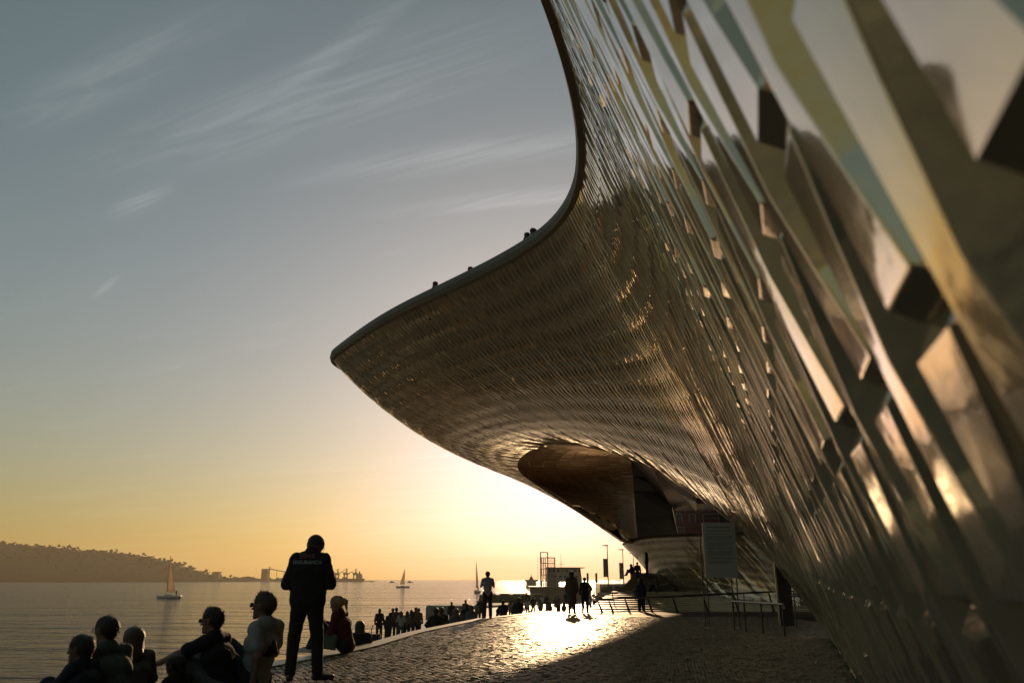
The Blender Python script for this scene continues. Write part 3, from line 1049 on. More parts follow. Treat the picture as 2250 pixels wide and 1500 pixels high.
        for q, ln in ((-0.030, 0.052), (-0.010, 0.066), (0.010, 0.070), (0.029, 0.062)):
            a = wr + hd * 0.085 + wd * q
            b = a + nrm(hd * 0.9 + pn * 0.35 + wd * q * 3) * ln * 0.55
            c = b + nrm(hd * 0.55 + pn * 0.8) * ln * 0.5
            G['body'] += [cap(a, b, 0.0098, 0.0088, 0.004), cap(b, c, 0.0088, 0.0075, 0.004)]
        sgn = 1 if sd == 'L' else -1
        a = wr + hd * 0.025 + wd * 0.022 * sgn
        b = a + nrm(hd * 0.7 + wd * 0.7 * sgn + pn * 0.3) * 0.045
        G['body'] += [cap(a, b, 0.013, 0.011, 0.006), cap(b, b + nrm(hd * 0.9 + wd * 0.15 * sgn + pn * 0.4) * 0.035, 0.0105, 0.0085, 0.004)]
    # legs and feet
    for sd, sk in (('L', 'shoe_a'), ('R', 'shoe_b')):
        hp, kn, an, to = J['hip' + sd], J['kn' + sd], J['an' + sd], J['to' + sd]
        G['body'] += [cap(hp, kn, 0.082 * fat, 0.055), cap(kn, an, 0.055, 0.036), cap(an, an * .4 + to * .6, 0.034, 0.026)]
        calf = kn + (an - kn) * 0.3 - nrm(to - an) * 0.018
        G['body'].append(cap(calf, calf + (an - kn) * 0.15, 0.050, 0.042))
        if legs == 'long':
            G['trousers'] += [cap(hp, kn, 0.100 * fat, 0.076), cap(kn, an + (kn - an) * 0.06, 0.076, 0.068)]
        elif legs == 'short':
            G['trousers'] += [cap(hp, hp + (kn - hp) * 0.92, 0.104 * fat, 0.086, 0.02)]
        heel = an - nrm(to - an) * 0.035
        fl = nrm(to - an)
        low = an + np.array([0, 0, -0.045]); 
        G[sk] += [cap(an - fl * 0.02 + V3(0, 0, -0.012), an - fl * 0.03 + V3(0, 0, -0.04), 0.046, 0.040), cap(an - fl * 0.02 + V3(0, 0, -0.04), to + V3(0, 0, 0.0), 0.042, 0.036)]
    if skirt:
        G['trousers'].append(cap(pel, (J['knL'] + J['knR']) / 2, 0.14, 0.20))
    return G
def standing(h=1.75, arms='down', stride=0.0, head_bow=0.0, spread=0.10, toe_out=0.25, hs=1.0):
    k = h / 1.78
    J = dict(hipL=V3(-.09, 0, .93), hipR=V3(.09, 0, .93), knL=V3(-spread - .01, .02 + stride * .5, .50), knR=V3(spread + .01, .02 - stride * .4, .50),
             anL=V3(-spread - .02, -.02 + stride, .085), anR=V3(spread + .02, -.02 - stride * 1.2, .085 + abs(stride) * 0.08),
             toL=V3(-spread - .02 - toe_out * .16, .15 + stride, .036), toR=V3(spread + .02 + toe_out * .16, .15 - stride * 1.2, .036),
             chest=V3(0, 0.0, 1.30), shL=V3(-.175, -.01, 1.44), shR=V3(.175, -.01, 1.44), neck=V3(0, -.01, 1.49),
             head=V3(0, .02 + head_bow * .06, 1.655 - head_bow * .03), hf=V3(0, 1, -head_bow), hu=V3(0, head_bow, 1), hs=hs,
             elL=V3(-.245, -.03, 1.15), elR=V3(.245, -.03, 1.15), wrL=V3(-.25, .06, .92), wrR=V3(.25, .06, .92))
    if arms == 'front':
        J.update(elL=V3(-.27, -.02, 1.17), elR=V3(.27, -.02, 1.17), wrL=V3(-.07, .24, 1.16), wrR=V3(.07, .24, 1.16))
    elif arms == 'phone':
        J.update(elL=V3(-.25, .06, 1.20), elR=V3(.25, .06, 1.20), wrL=V3(-.05, .28, 1.42), wrR=V3(.05, .28, 1.42))
    elif arms == 'hip':
        J.update(elR=V3(.36, -.06, 1.20), wrR=V3(.19, .07, 1.02))
    for q in J:
        if isinstance(J[q], np.ndarray) and q not in ('hf', 'hu'):
            J[q] = J[q] * k
    return J
def seated(lean=0.0, bow=0.0, legs='up', k=1.0, arm='knees', hs=1.0, turn=0.0):
    """lean: shoulders forward of the hips in metres; origin on the seat under the hips, facing +Y"""
    ch = V3(0, lean * .65, .43)
    J = dict(hipL=V3(-.09, 0, .11), hipR=V3(.09, 0, .11), chest=ch, shL=V3(-.175, lean, .575), shR=V3(.175, lean, .575), neck=V3(0, lean + .005, .62),
             head=V3(0, lean + .05 + bow * .05, .775 - bow * .03), hf=V3(-math.sin(turn), math.cos(turn), -bow), hu=V3(0, bow, 1), hs=hs)
    if legs == 'up':
        J.update(knL=V3(-.14, .40, .42), knR=V3(.13, .42, .40), anL=V3(-.13, .58, .08), anR=V3(.12, .62, .08), toL=V3(-.14, .76, .04), toR=V3(.14, .80, .04))
    elif legs == 'hang':
        J.update(knL=V3(-.12, .45, .10), knR=V3(.12, .45, .10), anL=V3(-.13, .50, -.30), anR=V3(.13, .52, -.30), toL=V3(-.14, .66, -.34), toR=V3(.15, .68, -.34))
    elif legs == 'cross':
        J.update(knL=V3(-.34, .28, .13), knR=V3(.34, .28, .13), anL=V3(.12, .36, .06), anR=V3(-.12, .42, .06), toL=V3(.26, .42, .05), toR=V3(-.26, .46, .05))
    if arm == 'knees':
        J.update(elL=V3(-.27, lean + .14, .37), elR=V3(.27, lean + .14, .37), wrL=V3(-.13, .42, .44), wrR=V3(.12, .44, .42), hdL=V3(.1, 1, -.5), hdR=V3(-.1, 1, -.5))
    elif arm == 'reach':
        J.update(elL=V3(-.26, lean + .26, .45), elR=V3(.25, lean + .16, .36), wrL=V3(-.22, lean + .50, .36), wrR=V3(.10, .40, .40), hdL=V3(-.05, .8, -.7), hdR=V3(-.2, 1, -.4))
    elif arm == 'lap':
        J.update(elL=V3(-.25, lean + .05, .33), elR=V3(.25, lean + .05, .33), wrL=V3(-.08, .27, .26), wrR=V3(.08, .27, .26))
    elif arm == 'prop':
        J.update(elL=V3(-.24, lean - .09, .33), elR=V3(.25, lean + .05, .33), wrL=V3(-.27, -.16, .05), wrR=V3(.08, .27, .28), hdL=V3(-.3, .7, -.25))
    for q in J:
        if isinstance(J[q], np.ndarray) and q not in ('hf', 'hu', 'hdL', 'hdR'):
            J[q] = J[q] * k
    return J
CLOTH = {}
FOLDS = bpy.data.textures.new('cloth_folds', 'CLOUDS')
FOLDS.noise_scale = 0.075
FOLDS.noise_depth = 2
def cloth(name, col, rough=0.85, bump=0.3):
    if name not in CLOTH:
        CLOTH[name] = mat(name, col, rough=rough, var=0.12, var_scale=9, bump=bump, bump_scale=45)
    return CLOTH[name]
M_SKIN = mat('skin', (0.22, 0.12, 0.08), rough=0.5, var=0.08, var_scale=12)
M_SKIN_D = mat('tanned_skin', (0.20, 0.11, 0.075), rough=0.5, var=0.08, var_scale=12)
M_HAIR = mat('dark_hair', (0.022, 0.015, 0.012), rough=0.5, bump=0.8, bump_scale=70)
M_HAIR_B = mat('brown_hair', (0.085, 0.045, 0.024), rough=0.5, bump=0.8, bump_scale=70)
M_HAIR_F = mat('fair_hair', (0.30, 0.20, 0.10), rough=0.5, bump=0.8, bump_scale=70)
M_SHOE = mat('black_leather', (0.012, 0.012, 0.012), rough=0.25)
M_WSHOE = mat('pale_trainer', (0.5, 0.48, 0.45), rough=0.6)
def soft(o, it=2):
    sm = o.modifiers.new('smooth', 'SMOOTH'); sm.iterations = it; sm.factor = 0.5
    return o
def person(label, loc, facing, J, group=None, hair='short', sleeve='long', legs='long', fat=1.0, skin=None, hairm=None, top=None, bottom=None, shoe=None, voxel=0.010, top_name='jacket', hood=False, skirt=False, bulky=False, scale=1.0):
    """facing: world angle of the look direction measured from +Y, positive to the right"""
    G = figure(J, hair, fat, sleeve, legs, hood, skirt, bulky)
    Vb, Fb = grow(G['body'], voxel)
    body = mesh_obj('person', Vb, [tuple(int(i) for i in q) for q in Fb], skin or M_SKIN, None, True)
    body.location = loc
    body.rotation_euler = (0, 0, -facing)
    body.scale = (scale,) * 3
    tag(body, label, 'person', group)
    soft(body, 1)
    for nm, key, m in ((top_name, 'top', top), ('trousers' if legs == 'long' else 'shorts', 'trousers', bottom), ('hair', 'hair', hairm or M_HAIR), ('shoe', 'shoe_a', shoe or M_SHOE), ('shoe', 'shoe_b', shoe or M_SHOE)):
        if not G[key]:
            continue
        Vp, Fp = grow(G[key], voxel * (1.25 if key in ('top', 'trousers') else 1.0))
        if key == 'hair' and hair != 'shaved':      # loose strands that break the outline
            rh = np.random.default_rng(len(Vp))
            c0_ = J['head']; hu_, hf_ = nrm(J['hu']), nrm(J['hf'])
            pick = rh.integers(0, len(Vp), 420)
            ev, ef = [], []
            for q_ in pick:
                b_ = Vp[q_]; nn_ = nrm(b_ - c0_)
                d_ = nrm(nn_ * 0.55 - hu_ * 0.55 * (hair != 'quiff') + hu_ * 0.4 * (hair == 'quiff') - hf_ * 0.35 + rh.normal(0, .35, 3))
                sd_ = nrm(np.cross(d_, nn_) + 1e-4) * 0.0035
                ln_ = rh.uniform(0.012, 0.032)
                k_ = len(Vp) + len(ev)
                ev += [b_ - nn_ * 0.004 - sd_, b_ - nn_ * 0.004 + sd_, b_ + d_ * ln_]
                ef.append((k_, k_ + 1, k_ + 2))
            faces_ = [tuple(int(i) for i in q) for q in Fp] + ef
            ho = mesh_obj(nm, np.vstack([Vp, np.array(ev)]), faces_, m, body, True)
            continue
        oc = soft(mesh_obj(nm, Vp, [tuple(int(i) for i in q) for q in Fp], m, body, True), 2)
        if key in ('top', 'trousers'):          # creases in the cloth
            dm = oc.modifiers.new('folds', 'DISPLACE')
            dm.texture = FOLDS; dm.strength = 0.018; dm.mid_level = 0.45; dm.texture_coords = 'LOCAL'
    return body
def glasses(body, J, dark=True):
    H, hf, hu, s = J['head'], nrm(J['hf']), nrm(J['hu']), J.get('hs', 1.0)
    hl = nrm(np.cross(hf, hu))
    mb = MB()
    for sg in (-1, 1):
        c = H + hf * 0.122 * s + hl * sg * 0.034 * s - hu * 0.004
        ring = [c + hl * 0.026 * math.cos(a) + hu * 0.020 * math.sin(a) for a in np.linspace(0, 2 * math.pi, 13)[:-1]]
        mb.tube([Vector(p) for p in ring], 0.0035, 5, closed=True)
        if dark:
            mb.add([Vector(p) for p in ring], [tuple(range(12))])
        e = H + hl * sg * 0.094 * s - hf * 0.005
        mb.tube([Vector(c + hl * sg * 0.026), Vector(c + hl * sg * 0.036 - hf * 0.02), Vector(e)], 0.0035, 5)
    mb.tube([Vector(H + hf * 0.124 * s - hl * 0.010), Vector(H + hf * 0.124 * s + hl * 0.010)], 0.003, 5)
    return mb.build('glasses', M_SHOE, body)

C_BLACK = cloth('black_cloth', (0.012, 0.012, 0.014))
C_NAVY = cloth('navy_cloth', (0.02, 0.025, 0.04))
C_GREEN = cloth('grey_green_cloth', (0.09, 0.11, 0.09))
C_GREY = cloth('grey_cloth', (0.12, 0.12, 0.125))
C_WHITE = cloth('white_cloth', (0.34, 0.335, 0.33))
C_RED = cloth('dark_red_cloth', (0.065, 0.008, 0.010))
C_BROWN = cloth('brown_cloth', (0.09, 0.055, 0.035))
C_DENIM = cloth('denim', (0.05, 0.065, 0.10))
C_LILAC = cloth('grey_lilac_cloth', (0.25, 0.23, 0.28))

# ---- the guard
gp = on_plaza(664, 1497)
J = standing(1.80, arms='front', head_bow=0.45, spread=0.13, toe_out=0.2)
J['head'] += V3(0.045, 0.02, -0.025); J['hu'] = V3(0.12, 0.35, 1); J['hf'] = V3(0.15, 1, -0.45); J['hs'] = 1.17
J['toR'] = J['anR'] + V3(0.17, 0.05, -0.045); J['anR'] += V3(0.02, 0.06, 0); J['toR'] += V3(0.02, 0.06, 0)
J['elL'] += V3(0.0, 0.0, -0.03); J['elR'] += V3(0.0, 0.0, -0.03)
guard = person('security guard seen from behind in black uniform with head bowed, standing on the paving', gp, R_(-4), J, hair='shaved', fat=1.12, top=C_BLACK, bottom=C_BLACK, skin=M_SKIN_D, voxel=0.010, top_name='jacket', bulky=True)
jk = [c for c in guard.children if c.name.startswith('jacket')][0]
# lettering printed across the shoulders, laid onto the jacket
[md for md in jk.modifiers if md.type == 'DISPLACE'][0].strength = 0.022
bpy.context.view_layer.update()
me = bpy.data.meshes.new_from_object(jk.evaluated_get(bpy.context.evaluated_depsgraph_get()))
bvh = BVHTree.FromPolygons([v_.co.copy() for v_ in me.vertices], [tuple(p.vertices) for p in me.polygons])
M_PRINT = mat('grey_print', (0.30, 0.30, 0.30), rough=0.7)
M_PRINT_R = mat('red_grey_print', (0.20, 0.11, 0.10), rough=0.7)
def lettering(txt, size, cx, cz, m, name, sx=1.0):
    cu = bpy.data.curves.new('t', 'FONT')
    cu.body = txt; cu.size = size; cu.align_x = 'CENTER'; cu.resolution_u = 2; cu.offset = 0.0025
    to = bpy.data.objects.new('t', cu)
    COL.objects.link(to)
    dg = bpy.context.evaluated_depsgraph_get()
    tm = bpy.data.meshes.new_from_object(to.evaluated_get(dg))
    bpy.data.objects.remove(to)
    bm = bmesh.new(); bm.from_mesh(tm)
    bmesh.ops.subdivide_edges(bm, edges=bm.edges, cuts=3)
    for v_ in bm.verts:
        x, z = v_.co.x * sx + cx, v_.co.y + cz
        hit = bvh.ray_cast(Vector((x, -1.0, z)), Vector((0, 1, 0)))
        yy = hit[0].y if hit[0] else -0.1
        v_.co = Vector((x, yy - 0.007, z))
    bm.to_mesh(tm); bm.free()
    tm.materials.clear(); tm.materials.append(m)
    o_ = bpy.data.objects.new(name, tm)
    link(o_, jk)
    return o_
lettering('SEGURANÇA', 0.062, -0.02, 1.395, M_PRINT, 'lettering')
lettering('2045', 0.085, -0.03, 1.465, M_PRINT_R, 'number_print', 1.2)
mb = MB()
e = J['head'] + V3(0.10, -0.005, -0.01)
mb.tube([Vector(e), Vector(e + V3(0.012, 0, -0.04)), Vector(e + V3(-0.002, -0.01, -0.08)), Vector(e + V3(-0.03, -0.03, -0.13))], 0.004, 5)
mb.build('earpiece_cord', M_SHOE, guard)

# ---- people sitting on the edge, from the left
def spot(px, Y, dz=0.0):
    q = P(px, 1400, Y)
    return Vector((q.x, Y, gz(Y) + dz))
J = seated(lean=0.16, bow=0.05, legs='up', arm='lap')
pb = person('man in glasses and grey-green shirt sitting between a boy and a long haired girl', spot(268, 7.6, -0.02), R_(-64), J, hair='short', sleeve='short', top=C_GREEN, bottom=C_NAVY, voxel=0.010, top_name='shirt', scale=0.98)
glasses(pb, J, False)
J = seated(lean=0.12, bow=0.0, legs='up', arm='knees', hs=1.18)
person('dark haired boy in profile sitting at the far left', spot(212, 7.25, 0.02), R_(-82), J, hair='mop', sleeve='long', top=C_NAVY, bottom=C_NAVY, voxel=0.010, top_name='shirt', scale=0.76)
J = seated(lean=0.10, bow=0.15, legs='up', arm='lap', hs=1.1)
person('girl with long brown hair sitting behind the man in glasses', spot(304, 8.2, -0.02), R_(-40), J, hair='long', sleeve='long', top=C_GREY, bottom=C_DENIM, hairm=M_HAIR_B, voxel=0.010, top_name='shirt', scale=0.84)
J = seated(lean=0.13, bow=0.0, legs='up', arm='reach')
pm = person('man in black t-shirt and sunglasses sitting with one arm stretched over his knees', spot(498, 8.9, 0.0), R_(-78), J, hair='quiff', sleeve='short', legs='short', top=C_BLACK, bottom=C_GREY, shoe=M_WSHOE, voxel=0.009, top_name='shirt', scale=1.0)
glasses(pm, J, True)
J = seated(lean=0.10, bow=0.3, legs='up', arm='knees', hs=1.15)
person('child with bent head sitting low in front of the man in sunglasses', spot(414, 8.5, -0.20), R_(-70), J, hair='mop', sleeve='long', top=C_BLACK, bottom=C_BLACK, voxel=0.011, top_name='shirt', scale=0.74)
J = seated(lean=-0.09, bow=-0.1, legs='up', arm='prop')
pw = person('man in white t-shirt leaning back on one arm with a bag at his back', spot(566, 9.2, 0.06), R_(-72), J, hair='quiff', sleeve='short', legs='short', top=C_WHITE, bottom=C_NAVY, hairm=M_HAIR_B, voxel=0.010, top_name='shirt', scale=1.10)
glasses(pw, J, True)
J = seated(lean=0.14, bow=0.25, legs='up', arm='lap')
person('woman in dark red jacket with a fair ponytail sitting on the kerb', spot(762, 15.2, 0.02), R_(-80), J, hair='pony', top=C_RED, bottom=C_BLACK, hairm=M_HAIR_F, shoe=M_WSHOE, voxel=0.012, hood=True, scale=1.08)
J = seated(lean=0.08, bow=0.1, legs='up', arm='lap')
person('person in dark clothes sitting on a lower step behind the woman in red', spot(792, 17.8, -0.42), R_(-20), J, hair='long', top=C_BLACK, bottom=C_NAVY, voxel=0.014, scale=0.98)
# the bag on the white shirt, slung by a strap
def satchel(label, c, size, rz, tilt, m):
    e_ = empty('bag', c)
    e_.rotation_euler = (0, tilt, rz)
    tag(e_, label, 'bag')
    mb_ = MB(); mb_.box((0, 0, 0), size, taper=0.93)
    b_ = mb_.build('bag_body', m, e_)
    bvm = b_.modifiers.new('bevel', 'BEVEL'); bvm.width = 0.022; bvm.segments = 3
    mb_ = MB(); mb_.box((0, -size[1] / 2 - 0.012, -size[2] * 0.08), (size[0] * 0.8, 0.03, size[2] * 0.6))
    p_ = mb_.build('pocket', m, e_)
    bvm = p_.modifiers.new('bevel', 'BEVEL'); bvm.width = 0.012; bvm.segments = 2
    mb_ = MB(); mb_.tube([(-size[0] / 2, 0, size[2] * .3), (-size[0] * .6, 0.08, size[2] * 0.75), (-size[0] * .45, 0.18, size[2] * 1.3)], 0.012, 6)
    mb_.build('strap', m, e_)
    return e_
satchel('black belt bag worn on the back of the man in white', P(583, 1426, 9.12), (0.25, 0.10, 0.16), R_(20), R_(-14), M_SHOE)
satchel('grey cloth bag on the lap of the woman in red', P(722, 1408, 15.0), (0.30, 0.16, 0.26), R_(10), R_(8), C_GREEN)
satchel('small dark rucksack standing on the kerb before the crowd', P(826, 1404, 21.5), (0.22, 0.16, 0.26), R_(5), 0, C_NAVY)

# ---- standing people farther off: single figures coloured by garment
def figure_mesh(name, J, mats, voxel=0.02, **kw):
    G = figure(J, **kw)
    prims, ids = [], []
    for key, mi in (('body', 0), ('top', 1), ('trousers', 2), ('hair', 3), ('shoe_a', 4), ('shoe_b', 4)):
        for p in G[key]:
            if key == 'body' and min(p[2], p[3]) < 0.012:
                continue
            prims.append(p); ids.append(mi)
    Vp, Fp = grow(prims, voxel, 0.03)
    me_ = bpy.data.meshes.new(name)
    me_.from_pydata([tuple(q) for q in Vp], [], [tuple(int(i) for i in q) for q in Fp])
    me_.update()
    cen_ = Vp[Fp].mean(axis=1)
    best = np.full(len(cen_), 9.0); lab = np.zeros(len(cen_), int)
    for p, mi in zip(prims, ids):
        a, b = np.array(p[0]), np.array(p[1]); ba = b - a
        h = np.clip((cen_ - a) @ ba / (ba @ ba + 1e-12), 0, 1)
        d = np.linalg.norm(cen_ - a - h[:, None] * ba, axis=1) - (p[2] + (p[3] - p[2]) * h)
        m_ = d < best
        best[m_] = d[m_]; lab[m_] = mi
    for m_ in mats:
        me_.materials.append(m_)
    me_.polygons.foreach_set('material_index', lab.astype(np.int32))
    me_.polygons.foreach_set('use_smooth', np.ones(len(lab), bool))
    return me_
FIG = {
    'man': figure_mesh('man', standing(1.76), [M_SKIN, C_BLACK, C_NAVY, M_HAIR, M_SHOE]),
    'man_walk': figure_mesh('man_walk', standing(1.74, stride=0.16), [M_SKIN, C_BROWN, C_BLACK, M_HAIR, M_SHOE]),
    'man_hip': figure_mesh('man_hip', standing(1.76, arms='hip'), [M_SKIN, C_BLACK, C_BLACK, M_HAIR, M_SHOE]),
    'man_phone': figure_mesh('man_phone', standing(1.78, arms='phone', head_bow=0.05), [M_SKIN, C_LILAC, C_BLACK, M_HAIR, M_SHOE], voxel=0.014, sleeve='short'),
    'woman': figure_mesh('woman', standing(1.66), [M_SKIN, C_GREY, C_BLACK, M_HAIR, M_SHOE], hair='long'),
    'woman_walk': figure_mesh('woman_walk', standing(1.64, stride=-0.13, arms='front'), [M_SKIN, C_WHITE, C_DENIM, M_HAIR_B, M_SHOE], hair='long'),
    'woman_coat': figure_mesh('woman_coat', standing(1.70, stride=0.08), [M_SKIN, C_BROWN, C_BROWN, M_HAIR, M_SHOE], hair='long', fat=1.15, skirt=True),
    'child': figure_mesh('child', standing(1.30, hs=1.2), [M_SKIN, C_NAVY, C_BLACK, M_HAIR, M_SHOE], voxel=0.016, hair='mop'),
    'sitter': figure_mesh('sitter', seated(lean=0.12, legs='up', arm='knees'), [M_SKIN, C_BLACK, C_NAVY, M_HAIR, M_SHOE]),
    'sitter_pale': figure_mesh('sitter_pale', seated(lean=0.05, legs='up', arm='prop'), [M_SKIN, C_GREY, C_NAVY, M_HAIR_B, M_SHOE], hair='long'),
}
def stand(kind, loc, facing, label, group=None, scale=1.0):
    o_ = bpy.data.objects.new('person', FIG[kind])
    link(o_)
    o_.location = loc
    o_.rotation_euler = (0, 0, -R_(facing))
    o_.scale = (scale,) * 3
    return tag(o_, label, 'person', group)
stand('man_phone', on_plaza(1071, 1358), -8, 'man in pale short sleeved shirt standing on the kerb holding up a phone', scale=1.0)
stand('woman_coat', on_plaza(1257, 1348), 10, 'long haired woman in a dark coat standing in the sun glare', scale=1.12)
stand('man_hip', on_plaza(1286, 1346), 5, 'man with a hand on his hip beside the woman in the coat', scale=0.94)
stand('child', on_plaza(1410, 1343), 4, 'child in dark clothes standing before the looped handrail', scale=1.2)
# crowd on the promenade: pixel of the head top and distance
CROWD = [
    (832, 48.5, 'man', 0, 'man in dark jacket standing apart at the left end of the crowd', 1.0),
    (850, 49.5, 'child', 20, 'child in red-brown top next to the man at the crowd\'s left end', 1.0),
    (861, 50.5, 'man', 5, 'taller of two men standing close together by the small child', 0.98),
    (869, 50.0, 'man_walk', 0, 'man in brown top behind the woman in the pale sweater', 1.02),
    (880, 49.0, 'woman_walk', -5, 'woman in pale sweater in the middle of the left group', 0.98),
    (893, 49.5, 'woman', 8, 'woman with long dark hair in grey beside the pale sweater', 0.96),
    (902, 52.0, 'woman', 0, 'woman half hidden behind the grey dressed woman', 0.95),
    (912, 51.0, 'man', 0, 'man with rucksack on the right of the left group', 1.0),
    (918, 50.0, 'man_walk', 12, 'man carrying a white bottle at the right of the left group', 1.0),
    (991, 63.0, 'man', -10, 'man in dark jacket standing against the grey jetty', 1.0),
    (1022, 66.0, 'man_walk', 10, 'man standing tall above the seated people before the jetty', 1.05),
    (1050, 70.0, 'woman', 0, 'left one of a pair standing close to the phone man', 1.0),
    (1057, 70.0, 'man', 0, 'right one of a pair standing close to the phone man', 1.0),
    (1122, 74.0, 'woman', 5, 'woman in grey just right of the phone man', 0.97),
    (1133, 76.0, 'man', -5, 'second person right of the phone man', 0.98),
    (1144, 78.0, 'man_walk', 10, 'man stooping near the woman in grey', 0.98),
    (1160, 80.0, 'woman_walk', 0, 'woman in pale top below the ferry\'s stern', 0.98),
    (1172, 82.0, 'man', 0, 'man below the ferry\'s hull at its left end', 1.0),
    (1187, 78.0, 'woman', -10, 'woman below the ferry\'s scaffold tower', 0.98),
    (1207, 70.0, 'woman_coat', 5, 'broad figure in a long coat below the ferry', 1.0),
    (1222, 82.0, 'man_walk', 0, 'walking man between the two long coats', 1.0),
    (1229, 82.5, 'woman', 0, 'walking woman between the two long coats', 1.0),
    (1240, 76.0, 'child', 0, 'small child beside the woman in the glare', 1.0),
]
for px, Y, kind, fc, lab, k in CROWD:
    q = P(px, 1400, Y)
    stand(kind, (q.x, Y, PROM_Z + 0.002), fc, lab, 'crowd on the promenade', k)
SITTERS = [(960, 31.0, 'sitter', 'broad seated man in black at the edge before the jetty', 1.15), (972, 33.0, 'sitter', 'seated person half behind the broad man in black', 1.12), (1003, 32.0, 'sitter_pale', 'seated person in a pale shirt near the grey jetty', 1.1),
           (1028, 36.0, 'sitter', 'seated person with sunlit hair left of the phone man', 1.05), (1036, 34.5, 'sitter_pale', 'seated person in a red rimmed top left of the phone man', 1.0),
           (1108, 45.0, 'sitter', 'seated person close to the right leg of the phone man', 1.1), (1142, 48.0, 'sitter', 'seated person with a rounded back right of the phone man', 1.2)]
for px, Y, kind, lab, k in SITTERS:
    q = P(px, 1400, Y)
    x_e = edge_x(min(Y, FAR_Y))
    dz = -0.30 if q.x < x_e - 0.2 else 0.02
    zz_ = gz(Y) + dz - (0.28 if px in (960, 972, 1003) else 0.12)
    stand(kind, (q.x, Y, zz_), -25, lab, 'people sitting on the steps', k)
r = random.Random(21)
kinds = ['man', 'woman', 'man_walk', 'woman_walk', 'woman', 'man', 'child']
# the packed crowd farther along
for i in range(36):
    px = r.uniform(1296, 1380) if i % 3 else r.uniform(1130, 1300)
    Y = r.uniform(84, 112)
    q = P(px, 1400, Y)
    stand(r.choice(kinds), (q.x, Y, PROM_Z + 0.002), r.uniform(-60, 60), 'one of the distant people packed along the far promenade', 'far crowd', r.uniform(0.92, 1.05))
# heads looking over the roof edge
for px, py, k, fc, lab in ((1173, 560, 1.02, -100, 'person with bent head leaning on the roof edge, higher of a pair'), (1159, 565, 0.93, -60, 'person leaning on the roof edge, lower of a pair'),
                           (1034, 628, 0.97, -80, 'single head looking over the roof edge between the pair and the tip'), (956, 660, 0.97, -70, 'head looking over the roof edge nearest its tip')):
    q = at_z(px, py, ROOF_Z)
    dr = Vector((q.x, q.y, 0)).normalized()
    q = q + dr * (0.85 if px > 1100 else 1.2)
    stand('woman' if k > 1 else 'man', (q.x, q.y, ROOF_Z - (0.34 if px > 1100 else 0.46)), fc, lab, 'people on the roof terrace', k)
# ------------------------------------------------------------------ boats on the river
M_HULL = mat('pale_boat_hull', (0.55, 0.53, 0.50), rough=0.35)
M_HULL_D = mat('dark_boat_stripe', (0.03, 0.035, 0.05), rough=0.4)
M_SPAR = mat('spar_metal', (0.20, 0.19, 0.18), rough=0.4, metal=0.6)
def sail_mat():
    m_ = bpy.data.materials.new('sailcloth')
    m_.use_nodes = True
    t_ = m_.node_tree
    p_ = t_.nodes['Principled BSDF']
    p_.inputs['Base Color'].default_value = (0.6, 0.54, 0.45, 1)
    p_.inputs['Roughness'].default_value = 0.8
    tr = N(t_, 'ShaderNodeBsdfTranslucent'); tr.inputs[0].default_value = (0.62, 0.52, 0.40, 1)
    mx = N(t_, 'ShaderNodeMixShader'); mx.inputs[0].default_value = 0.65
    t_.links.new(p_.outputs[0], mx.inputs[1]); t_.links.new(tr.outputs[0], mx.inputs[2])
    t_.links.new(mx.outputs[0], t_.nodes['Material Output'].inputs[0])
    return m_
M_SAIL = sail_mat()
def hull_mesh(L, W, H, n=12):
    v, f = [], []
    prof = [(-1, 1.0), (-0.92, 0.55), (-0.6, 0.12), (0, -0.25), (0.6, 0.12), (0.92, 0.55), (1, 1.0)]
    for i in range(n + 1):
        t = i / n
        w = W / 2 * (math.sin(math.pi * min(1, 0.30 + 0.70 * (1 - t)) / 1.0 * 0.5) if t > 0.45 else 1.0) * (1 - max(0, (t - 0.45) / 0.55) ** 2.2)
        w = max(w, 0.02) * (0.82 + 0.18 * min(1, t / 0.3))
        sheer = H * (1 + 0.18 * (2 * t - 0.8) ** 2)
        for (a, b) in prof:
            v.append((a * w, -L / 2 + L * t + 0.12 * L * max(0, t - .8) * max(b, 0), b * sheer))
    m_ = len(prof)
    for i in range(n):
        for k in range(m_ - 1):
            f.append((i * m_ + k, i * m_ + k + 1, (i + 1) * m_ + k + 1, (i + 1) * m_ + k))
        f.append((i * m_, (i + 1) * m_, (i + 1) * m_ + m_ - 1, i * m_ + m_ - 1))
    f.append(tuple(range(m_)))
    return v, f
